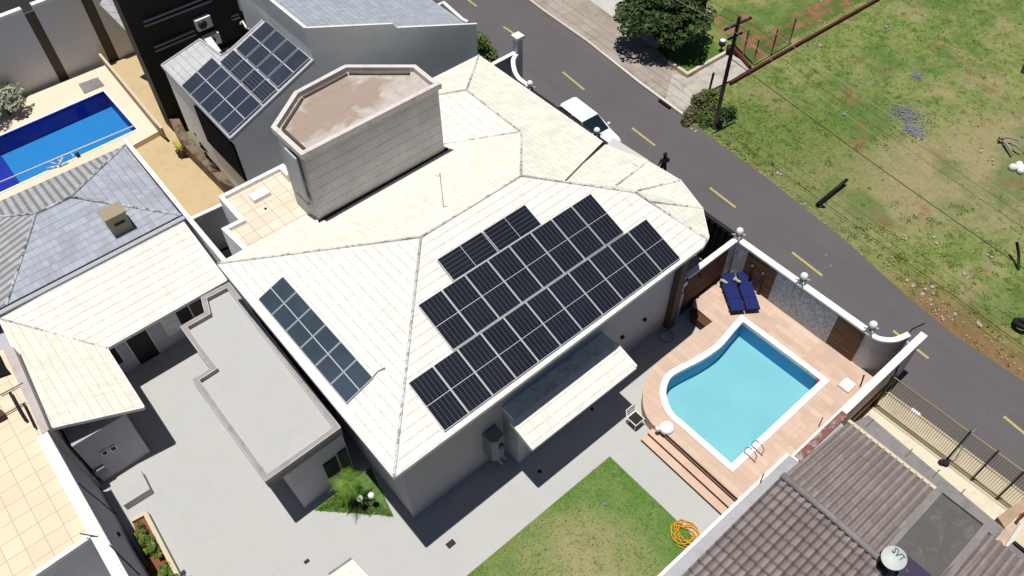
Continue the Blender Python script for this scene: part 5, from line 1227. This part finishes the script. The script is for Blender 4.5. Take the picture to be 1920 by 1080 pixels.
# ================================================================== PLANTS
greens('leaf_olive', (.07, .085, .03, 1), (.16, .17, .06, 1), (.25, .24, .12, 1))
def tree(name, label, cat, base, h, rad, clumps, per, size, seed, leaf, tr=.12, cr=.38, group=None, zc=None):
    base = (base[0], base[1], 0 if h == 0 else base[2]); r = thing(name, label, cat, base, group); b_ = Vector(base); h = h or 2.2
    part('trunk', trunk(b_, b_+Vector((0, 0, h*.75)), tr, 5, seed), 'trunk_bark', r)
    part('crown', crown(b_+Vector((0, 0, zc if zc else h)), rad, clumps, per, size, seed, cr), leaf, r); return r
tree('tree', 'large dense dark green tree on the far pavement beside the little lawn', 'tree', (35.20, 27.18, 2.20), 0, (2.9, 2.9, 1.5), 105, 170, .16, 11, 'leaf_dark', .2, .3)
tree('tree', 'bright leafy bush-like tree squeezed between the grey gable and the street pillar', 'tree', (24.0, 31.6, 0), 2.4, (1.15, 1.35, 1.4), 26, 150, .1, 12, 'leaf_mid', .08, .42)
tree('tree', 'small airy green tree at the top edge behind the little lawn', 'tree', (41.5, 30.5, 0), 2.0, (2.2, 2.0, 1.0), 24, 90, .1, 13, 'leaf_mid', .08, .35)
tree('tree', 'bright green tree on red soil at the top edge, behind the wire fence', 'tree', (46.5, 28.5, 0), 1.6, (2.4, 2.0, .9), 26, 90, .1, 14, 'leaf_bright', .08, .35)
tree('tree', 'dark green young tree by the wire fence, at the top edge', 'tree', (50.5, 25.4, 0), 1.6, (1.4, 1.4, 1.0), 18, 80, .1, 15, 'leaf_dark', .08, .4)
tree('shrub', 'pale variegated bush at the left edge beside the blue pool', 'shrub', (2.06, 47.02, 0.30), .9, (1.5, 1.3, .8), 26, 80, .12, 16, 'leaf_pale', .06, .35)
for i, (px, r_, h, lf, lb) in enumerate((((32.06, 21.60, 0.00), (.9, .9, .5), .5, 'leaf_olive', 'dark hedge bush at the kerb, left of the utility pole'), ((31.07, 21.41, 0.00), (.7, .6, .4), .35, 'leaf_olive', 'low bush spilling over the kerb where the driveway ends'), ((32.82, 21.75, 0.00), (.8, .7, .6), .6, 'leaf_mid', 'taller bush beside the short dark post'), ((31.64, 20.53, 0.00), (.8, .7, .4), .35, 'leaf_mid', 'bush hiding the foot of the utility pole'), ((32.67, 20.43, 0.00), (.8, .8, .4), .35, 'leaf_dark', 'dark bush on the right side of the utility pole'))):
    mb = crown((px[0], px[1], h*.6), r_, 12, 85, .075, 60+i, .5); solo('shrub', mb, lf, lb, 'shrub', 'bushes round the utility pole')
pt2 = thing('potted_plant', 'yellow-green plant in a fallen dark pot on the sand yard', 'potted plant', (8.06, 37.56, 0.00))
b_ = Vector((8.06, 37.56, 0.00)); mb = MB(); mb.lathe([(.001, .0), (.2, 0), (.27, .12), (.25, .42), (.2, .42), (.18, .3), (.001, .3)], b_+Vector((0, 0, .05)), 14, (-.2, .2, .9)); part('pot', mb, 'pot_brown', pt2)
mb = MB(); mb.ball(b_+Vector((.15, -.2, .08)), .17, 10); part('soil', mb, 'black', pt2)
mb = MB(); rng = random.Random(5)
for k in range(26):
    a = rng.uniform(0, 2*PI); l = rng.uniform(.25, .5); o = b_+Vector((-.05, .1, .5)); d = Vector((math.cos(a), math.sin(a), rng.uniform(.3, 1.2))); e = o+d*l; s_ = Vector((-math.sin(a), math.cos(a), 0))*.035
    mb.bm.faces.new([mb.bm.verts.new(v) for v in (o-s_*.3, o.lerp(e, .5)-s_, e, o.lerp(e, .5)+s_)])
part('leaves', mb, 'leaf_yellow', pt2)
# lawn patch with its low cream wall by the big tree
sheet('lawn', [(33.90, 25.36), (33.83, 24.11), (36.82, 24.13), (37.60, 25.51), (37.88, 27.72), (35.52, 28.27)], .13, 'grass_short')
cwl = thing('garden_wall', 'low cream L-shaped wall round the little lawn by the big tree', 'wall', (34.5, 24.5, 0))
mb = MB(); wall_run(mb, [(33.80, 25.60), (33.67, 24.04), (37.13, 23.93)], 0, .35, .2); part('wall', mb, 'cream_band', cwl)
rwl = thing('garden_wall', 'long low dark red brick wall along the edge of the empty plot', 'wall', (42, 21.8, 0))
mb = MB(); wall_run(mb, [(35.09, 21.94), (38.85, 21.80), (49.32, 21.31)], 0, .2, .15); part('wall', mb, 'brick_red', rwl)
mb = MB(); wall_run(mb, [(37.82, 24.10), (37.04, 22.07)], 0, .3, .18); solo('garden_wall', mb, 'brick_red', 'short dark kerb wall below the wire fence', 'wall')
mb = MB(); mb.poly([P3(p, -.012) for p in ccw([(40.34, 22.49), (49.64, 21.91), (47.83, 23.53), (43.39, 24.02), (40.98, 23.81), (41.46, 25.90), (41.30, 27.52), (39.39, 26.79), (38.50, 24.65), (37.76, 22.38)])])
def soil():
    t = NT('soil_patchy'); p = t.pos(); n = t.noise(p, .7, 6, .7, dist=.6)
    c = t.mix(t.ramp(n, .42, .54), (.28, .13, .08, 1), (.09, .14, .035, 1)); M['soil_patchy'] = t.fin(c, .95, .1)
soil(); struct('soil', mb, 'soil_patchy')
# wire fence
wf = thing('wire_fence', 'brownish wire mesh fence with leaning posts beyond the driveway', 'fence', (38.47, 23.04, 0.00))
plain('rust_wire', (.16, .10, .075), var=.2)
f0, f1, f2 = Vector((38.29, 24.31, 0.00)), Vector((37.59, 22.25, 0.00)), Vector((40.96, 22.16, 0.00))
for a, b in ((f0, f1), (f1, f2)):
    mb = MB(); n = int((b-a).length/.22)
    for k in range(n+1):
        p = a.lerp(b, k/n); mb.tube([p, p+Vector((0, 0, 1.5))], .008, 4, caps=False)
    for k in range(8): mb.tube([a+Vector((0, 0, .15+.19*k)), b+Vector((0, 0, .15+.19*k))], .008, 4, caps=False)
    part('mesh', mb, 'rust_wire', wf)
for p in (f0, f0.lerp(f1, .5), f1, f1.lerp(f2, .5), f2):
    mb = MB(); mb.tube([p, p+Vector((.05, .05, 1.7))], .045, 6); part('post', mb, 'rust_wire', wf)

# ================================================================== STREET OBJECTS
up = thing('utility_pole', 'tall dark wooden utility pole with a crossarm beside the driveway across the street', 'utility pole', (31.42, 19.99, 0.00))
b_ = Vector((31.42, 19.99, 0.00)); top = b_+Vector((0, 0, 7.0))
mb = MB(); mb.tube([b_, top], .13, 10, r2=.09); part('pole', mb, 'wood_post', up)
mb = MB(); mb.obox(top+Vector((0, 0, -.4)), (.9, -.1, 0), (.006, .05, 0), (0, 0, .05)); mb.obox(top+Vector((0, 0, -1.1)), (.5, -.05, 0), (.006, .05, 0), (0, 0, .04)); part('crossarm', mb, 'wood_post', up)
for k in (-.8, -.3, .3, .8):
    mb = MB(); mb.lathe([(.05, 0), (.06, .08), (.03, .16), (.001, .16)], top+Vector((k, -k*.11, -.35)), 8); part('insulator', mb, 'grey_plastic', up)
mb = MB(); mb.lathe([(.001, 0), (.16, 0), (.16, .45), (.001, .45)], top+Vector((.1, .22, -2.3)), 12); part('transformer', mb, 'dark_metal', up)
plain('wire_light', (.42, .42, .36), rough=.4); plain('wire_dark', (.03, .03, .03), rough=.5)
wi = 0
for k, mt, r_ in ((-.8, 'wire_light', .009), (-.3, 'wire_dark', .01), (.3, 'wire_dark', .01), (.8, 'wire_light', .009)):
    s_ = top+Vector((k, -k*.11, -.2)); e = s_+Vector((-3.2, -46, 0)); mb = MB()
    mb.tube([s_.lerp(e, i/20)+Vector((0, 0, -1.2*4*(i/20)*(1-i/20))) for i in range(21)], r_, 4)
    e2 = s_+Vector((2.4, 34, 0)); mb.tube([s_.lerp(e2, i/12)+Vector((0, 0, -.8*4*(i/12)*(1-i/12))) for i in range(13)], r_, 4)
    solo('overhead_wire', mb, mt, ('pale overhead wire on the street side of the crossarm', 'dark overhead wire left of the pole top', 'dark overhead wire right of the pole top', 'pale overhead wire on the field side of the crossarm')[wi], 'wire', 'wires on the utility pole'); wi += 1
s_ = b_+Vector((0, 0, 4.6)); e = s_+Vector((-3.2, -46, 0)); mb = MB(); mb.tube([s_.lerp(e, i/20)+Vector((0, 0, -.9*4*(i/20)*(1-i/20))) for i in range(21)], .02, 5)
solo('overhead_cable', mb, 'wire_dark', 'thick black cable hung lowest from the utility pole along the kerb', 'cable')
mb = MB(); b_ = Vector((33.62, 22.28, 0.00)); mb.tube([b_, b_+Vector((.15, .05, 1.25))], .07, 8); solo('short_post', mb, 'wood_post', 'short dark post standing at the bush left of the utility pole', 'post')
# leaning dark post; the short black bar at its foot models its shadow
lp = thing('leaning_post', 'black square post leaning over the grass across the street, with its short shadow as a bar', 'post', (30.75, 12.60, 0.00))
a, b = Vector((30.63, 12.55, 0.12)), Vector((33.10, 12.57, 0.30)); mb = MB(); mb.tube([a, b], .1, 8); part('post', mb, 'black', lp)
mb = MB(); c_ = Vector((30.85, 12.22, 0.00)); mb.tube([a+Vector((0, 0, .1)), c_+Vector((.05, 0, .02))], .05, 6); part('shadow_bar', mb, 'black', lp)
lb = thing('parcel_post', 'white topped dark blue mailbox by the corner of the little lawn', 'mailbox', (37.41, 24.58, -0.00))
b_ = Vector((37.28, 24.49, 0.10)); mb = MB(); mb.tube([b_, b_+Vector((0, 0, .5))], .05, 8); mb.lathe([(.001, 0), (.2, 0), (.2, .3), (.001, .3)], b_+Vector((0, 0, .3)), 12); part('body', mb, 'plum', lb)
mb = MB(); mb.lathe([(.001, .05), (.15, .04), (.2, 0), (.001, 0)], b_+Vector((0, 0, .62)), 12); part('lid', mb, 'globe', lb)
# storm drain in the kerb
mb = MB(); wall_run(mb, [(30.87, 23.64), (30.81, 22.73)], .0, .142, .16); solo('storm_drain', mb, 'black', 'black storm drain slot in the kerb at the driveway', 'drain')
# car
def car():
    r = thing('parked_car', 'small white hatchback parked outside the black gate, seen over the roof edge', 'car', (0, 0, 0))
    # cross-section profile along y (front = -y): (y, roof/hood half-width, z)
    W_ = .80
    body = [(-2.02, .45), (-2.05, .3), (-1.95, .2), (1.95, .2), (2.02, .35), (2.0, .75), (1.9, .92), (-.85, .92), (-1.75, .78), (-1.98, .62)]
    mb = MB()
    def sec(prof, hw, hw2=None):
        n = len(prof); L_ = [mb.bm.verts.new((-hw, y, z)) for y, z in prof]; R2 = [mb.bm.verts.new((hw, y, z)) for y, z in prof]
        for i in range(n):
            j = (i+1) % n; f = mb.bm.faces.new((L_[i], L_[j], R2[j], R2[i]))
        mb.bm.faces.new(L_[::-1]); mb.bm.faces.new(R2)
    sec(body, W_); bmesh.ops.bevel(mb.bm, geom=list(mb.bm.edges), offset=.07, segments=3, affect='EDGES', profile=.6)
    for f in mb.bm.faces: f.smooth = True
    part('body', mb, 'car_white', r)
    mb = MB(); lo = [(-.95, .9), (1.85, .9)]; T = [(-.25, 1.42), (1.55, 1.42)]
    q = [(-.74, -.98, .9), (.74, -.98, .9), (.74, 1.93, .9), (-.74, 1.93, .9)]; tq = [(-.56, -.2, 1.42), (.56, -.2, 1.42), (.56, 1.6, 1.42), (-.56, 1.6, 1.42)]
    for i in range(4):
        j = (i+1) % 4; mb.poly([q[i], q[j], tq[j], tq[i]])
    part('windows', mb, 'car_glass', r)
    mb = MB(); z0, z1 = 1.41, 1.48
    mb.prism([(-.57, -.2), (.57, -.2), (.57, 1.62), (.42, 1.7), (-.42, 1.7), (-.57, 1.62)], z0, z1); bmesh.ops.bevel(mb.bm, geom=list(mb.bm.edges), offset=.03, segments=2, affect='EDGES'); part('roof', mb, 'car_white', r)
    mb = MB()
    for s_ in (-1, 1):
        for (y0, y1, t0) in ((-.98, -.2, 0), (.62, .6, 1), (1.93, 1.6, 0)): mb.tube([(s_*.75, y0, .9), (s_*.57, y1, 1.43)], .035, 6)
    part('pillar', mb, 'car_white', r)
    for s_ in (-1, 1):
        for y in (-1.25, 1.25):
            mb = MB(); mb.lathe([(.001, 0), (.3, 0), (.31, .03), (.31, .17), (.3, .2), (.001, .2)], (s_*.82-(.2 if s_ > 0 else 0), y, .31), 20, (1, 0, 0)); w_ = part('wheel', mb, 'tyre', r)
            mb = MB(); mb.lathe([(.001, 0), (.17, 0), (.17, .02), (.001, .02)], (s_*.83-(.02 if s_ > 0 else 0), y, .31), 14, (1, 0, 0)); part('rim', mb, 'alu', w_)
        mb = MB(); mb.obox((s_*.9, -.75, .98), (.08, 0, 0), (0, .06, 0), (0, 0, .06)); part('mirror', mb, 'car_white', r)
        mb = MB(); mb.obox((s_*.58, -1.96, .62), (.15, 0, 0), (0, .05, 0), (0, 0, .07)); part('headlight', mb, 'alu', r)
        mb = MB(); mb.obox((s_*.62, 1.98, .7), (.1, 0, 0), (0, .04, 0), (0, 0, .1)); part('taillight', mb, 'ball_red', r)
    return r
c = car(); c.location = (25.55, 24.15, 0); c.rotation_euler = (0, 0, math.radians(-3))
# person on the road edge
def person(loc, rz, label):
    r = thing('person', label, 'person', (0, 0, 0))
    V3 = [(0, 0, .93, .13), (0, .02, 1.15, .12), (0, .03, 1.38, .15), (0, 0, 1.5, .06), (0, -.03, 1.62, .095), (0, -.03, 1.72, .08),
          (.09, 0, .88, .09), (.1, -.12, .48, .065), (.1, .02, .08, .045), (.1, -.12, .04, .04), (-.09, 0, .88, .09), (-.1, .14, .5, .065), (-.1, .26, .14, .045), (-.1, .16, .06, .04),
          (.2, .03, 1.4, .06), (.25, .05, 1.15, .045), (.24, -.1, .95, .035), (.24, -.16, .88, .03), (-.2, .03, 1.4, .06), (-.26, -.02, 1.15, .045), (-.25, -.22, 1.0, .035), (-.25, -.3, .98, .03)]
    E3 = [(0, 1), (1, 2), (2, 3), (3, 4), (4, 5), (0, 6), (6, 7), (7, 8), (8, 9), (0, 10), (10, 11), (11, 12), (12, 13), (2, 14), (14, 15), (15, 16), (16, 17), (2, 18), (18, 19), (19, 20), (20, 21)]
    me = bpy.data.meshes.new('body'); me.from_pydata([v[:3] for v in V3], E3, []); o = bpy.data.objects.new('body', me); COL.objects.link(o)
    sk = o.modifiers.new('skin', 'SKIN'); sb_ = o.modifiers.new('sub', 'SUBSURF'); sb_.levels = 2; sb_.render_levels = 2
    for i, v in enumerate(V3): me.skin_vertices[0].data[i].radius = (v[3], v[3])
    me.skin_vertices[0].data[0].use_root = True
    me.materials.append(M['dark_cloth']); o.parent = r
    mb = MB(); mb.ball((0, -.045, 1.645), .1, 14); part('head', mb, 'skin', r)
    mb = MB(); mb.lathe([(.001, .09), (.07, .08), (.11, .02), (.115, -.04), (.11, -.05)], (0, -.02, 1.68), 14); part('hair', mb, 'black', r)
    mb = MB(); mb.ball((.24, -.19, .84), .042, 8); mb.ball((-.25, -.34, .965), .042, 8)
    for hx_, hy_, hz_ in ((.24, -.19, .84), (-.25, -.34, .965)):
        for k in range(4): mb.tube([(hx_-.03+.02*k, hy_-.02, hz_-.02), (hx_-.03+.02*k, hy_-.05, hz_-.075+.006*abs(k-1.5))], .009, 5)
        mb.tube([(hx_+.035, hy_, hz_), (hx_+.05, hy_-.03, hz_-.045)], .01, 5)
    part('hands', mb, 'skin', r)
    r.location = loc; r.rotation_euler = (0, 0, rz); return r
person((26.23, 19.15, 0.00), math.radians(150), 'person in dark clothes walking along the road edge beside the fan-shaped roof')

greens('leaf_weed', (.08, .15, .025, 1), (.2, .28, .06, 1), (.34, .36, .12, 1))
mb = MB(); rng = random.Random(77); n = 0
while n < 230:
    y = rng.uniform(-2, 21); x = kerbx(y)+abs(rng.gauss(0, 3.2))+.4 if rng.random() < .7 else rng.uniform(33, 52)
    if not field_ok(x, y) or (y < 9 and x-kerbx(y) < 1.6): continue
    if abs(x*.46+y-27.2) < 2.4 and rng.random() < .8: continue
    s_ = rng.uniform(.1, .34); leaves(mb, (x, y, .0), (s_*rng.uniform(.7, 1.6), s_*rng.uniform(.7, 1.6), s_*.22), int(14+90*s_), .045, rng, .1, 1.2); n += 1
struct('weeds', mb, 'leaf_weed', 'stuff')

# ================================================================== THINGS ON THE EMPTY PLOT
rng = random.Random(21)
wood = ['long dry branch on top of the wood pile at the right edge', 'short branch at the left of the wood pile', 'broken branch across the middle of the wood pile', 'thin branch at the foot of the wood pile']
for i, (a, b) in enumerate((((41.98, 9.07, 0.30), (42.59, 8.30, 0.30)), ((42.05, 8.75, 0.20), (41.42, 7.95, 0.20)), ((41.96, 8.38, 0.35), (41.95, 7.78, 0.30)), ((42.21, 9.16, 0.15), (42.04, 8.72, 0.15)))):
    mb = MB(); a, b = Vector(a), Vector(b); mb.tube([a, a.lerp(b, .5)+Vector((.05, .08, .06)), b], .085, 7, r2=.05); solo('branch', mb, 'old_wood', wood[i], 'branch', 'branches of the wood pile')
mb = MB()
for _ in range(5): p = Vector((40.86, 7.36, 0.10)); mb.ball(p+Vector((rng.uniform(-.35, .35), rng.uniform(-.3, .3), 0)), rng.uniform(.14, .26), 10)
solo('rubble', mb, 'pvc_white', 'heap of white bags on bare soil at the right edge of the photo', 'rubble')
mb = MB(); p = Vector((31.19, 1.92, 0.10)); mb.lathe([(.3, 0), (.42, .05), (.42, .22), (.3, .28), (.22, .2), (.22, .06), (.3, 0)], p, 20, (.3, .2, .9)); solo('old_tyre', mb, 'tyre', 'black old tyre half out of the right edge of the photo', 'tyre')
mb = MB(); b_ = Vector((34.35, 3.72, 0.00)); mb.tube([b_, b_+Vector((.3, .4, .5)), b_+Vector((.5, .8, .9))], .07, 6); solo('stump', mb, 'black', 'dark stump leaning at the right edge among green weeds', 'stump')
mb = MB(); b_ = Vector((48.91, 11.29, 0.00)); mb.tube([b_, b_+Vector((0, .1, 1.6))], .14, 7); solo('dark_post', mb, 'wood_post', 'dark thick post at the upper right edge of the photo', 'post')
SP = [(40.48, 8.51, 0.00), (40.75, 9.41, 0.00), (32.05, 5.08, 0.00), (30.09, 5.72, 0.00), (29.36, 5.10, 0.00), (29.52, 4.36, 0.00), (32.19, 8.35, -0.00), (31.27, 15.25, 0.00), (32.92, 20.84, 0.00), (32.48, 20.16, -0.00), (30.36, 20.51, 0.00), (37.86, 15.83, 0.00), (46.90, 19.14, -0.00), (42.32, 20.94, 0.00), (32.95, 7.36, 0.00), (34.19, 4.98, 0.00), (29.87, 3.25, -0.00), (28.83, 4.56, 0.00), (29.81, 6.60, 0.00), (29.51, 5.94, -0.00), (29.33, 5.55, 0.00)]
mb = MB(); rng = random.Random(31)
for p in SP:
    for _ in range(3):
        q = Vector(p)+Vector((rng.uniform(-.25, .25), rng.uniform(-.25, .25), .02)); r_ = rng.uniform(.03, .1); mb.obox(q, Vector((r_, rng.uniform(-.03, .03), 0)), Vector((rng.uniform(-.03, .03), r_*.8, 0)), Vector((rng.uniform(-.02, .02), 0, r_*.5)))
for _ in range(150):
    y = rng.uniform(-3, 8.5); x = kerbx(y)+rng.uniform(.05, 1.3); r_ = rng.uniform(.015, .05); mb.obox((x, y, .0), (r_, rng.uniform(-.03, .03), 0), (rng.uniform(-.02, .02), r_*.7, 0), (0, 0, r_*.6))
for _ in range(60):
    y = rng.uniform(9, 21); x = kerbx(y)+rng.uniform(-.02, .3); r_ = rng.uniform(.02, .06); mb.obox((x, y, .0), (r_, rng.uniform(-.03, .03), 0), (rng.uniform(-.02, .02), r_*.7, 0), (0, 0, r_*.6))
plain('gravel_dull', (.36, .3, .25), var=.35, scale=4); struct('gravel', mb, 'gravel_dull', 'stuff')
mb = MB(); rng = random.Random(17)
for c_, s_, n in (((40.39, 13.60, 0.00), .9, 330), ((39.45, 12.60, -0.00), .5, 200), ((43.93, 15.23, 0.00), .4, 70), ((11.16, 8.11, 0.03), .05, 5)):
    for _ in range(n):
        q = Vector(c_)+Vector((rng.gauss(0, s_*.5), rng.gauss(0, s_*.6), .05)); a = rng.uniform(0, PI); mb.bm.faces.new([mb.bm.verts.new(q+Vector((math.cos(a+k*2*PI/3)*.05, math.sin(a+k*2*PI/3)*.05, .02*rng.random()))) for k in range(3)])
struct('purple_flowers', mb, 'flower_purple', 'stuff')
bpy.context.view_layer.update()
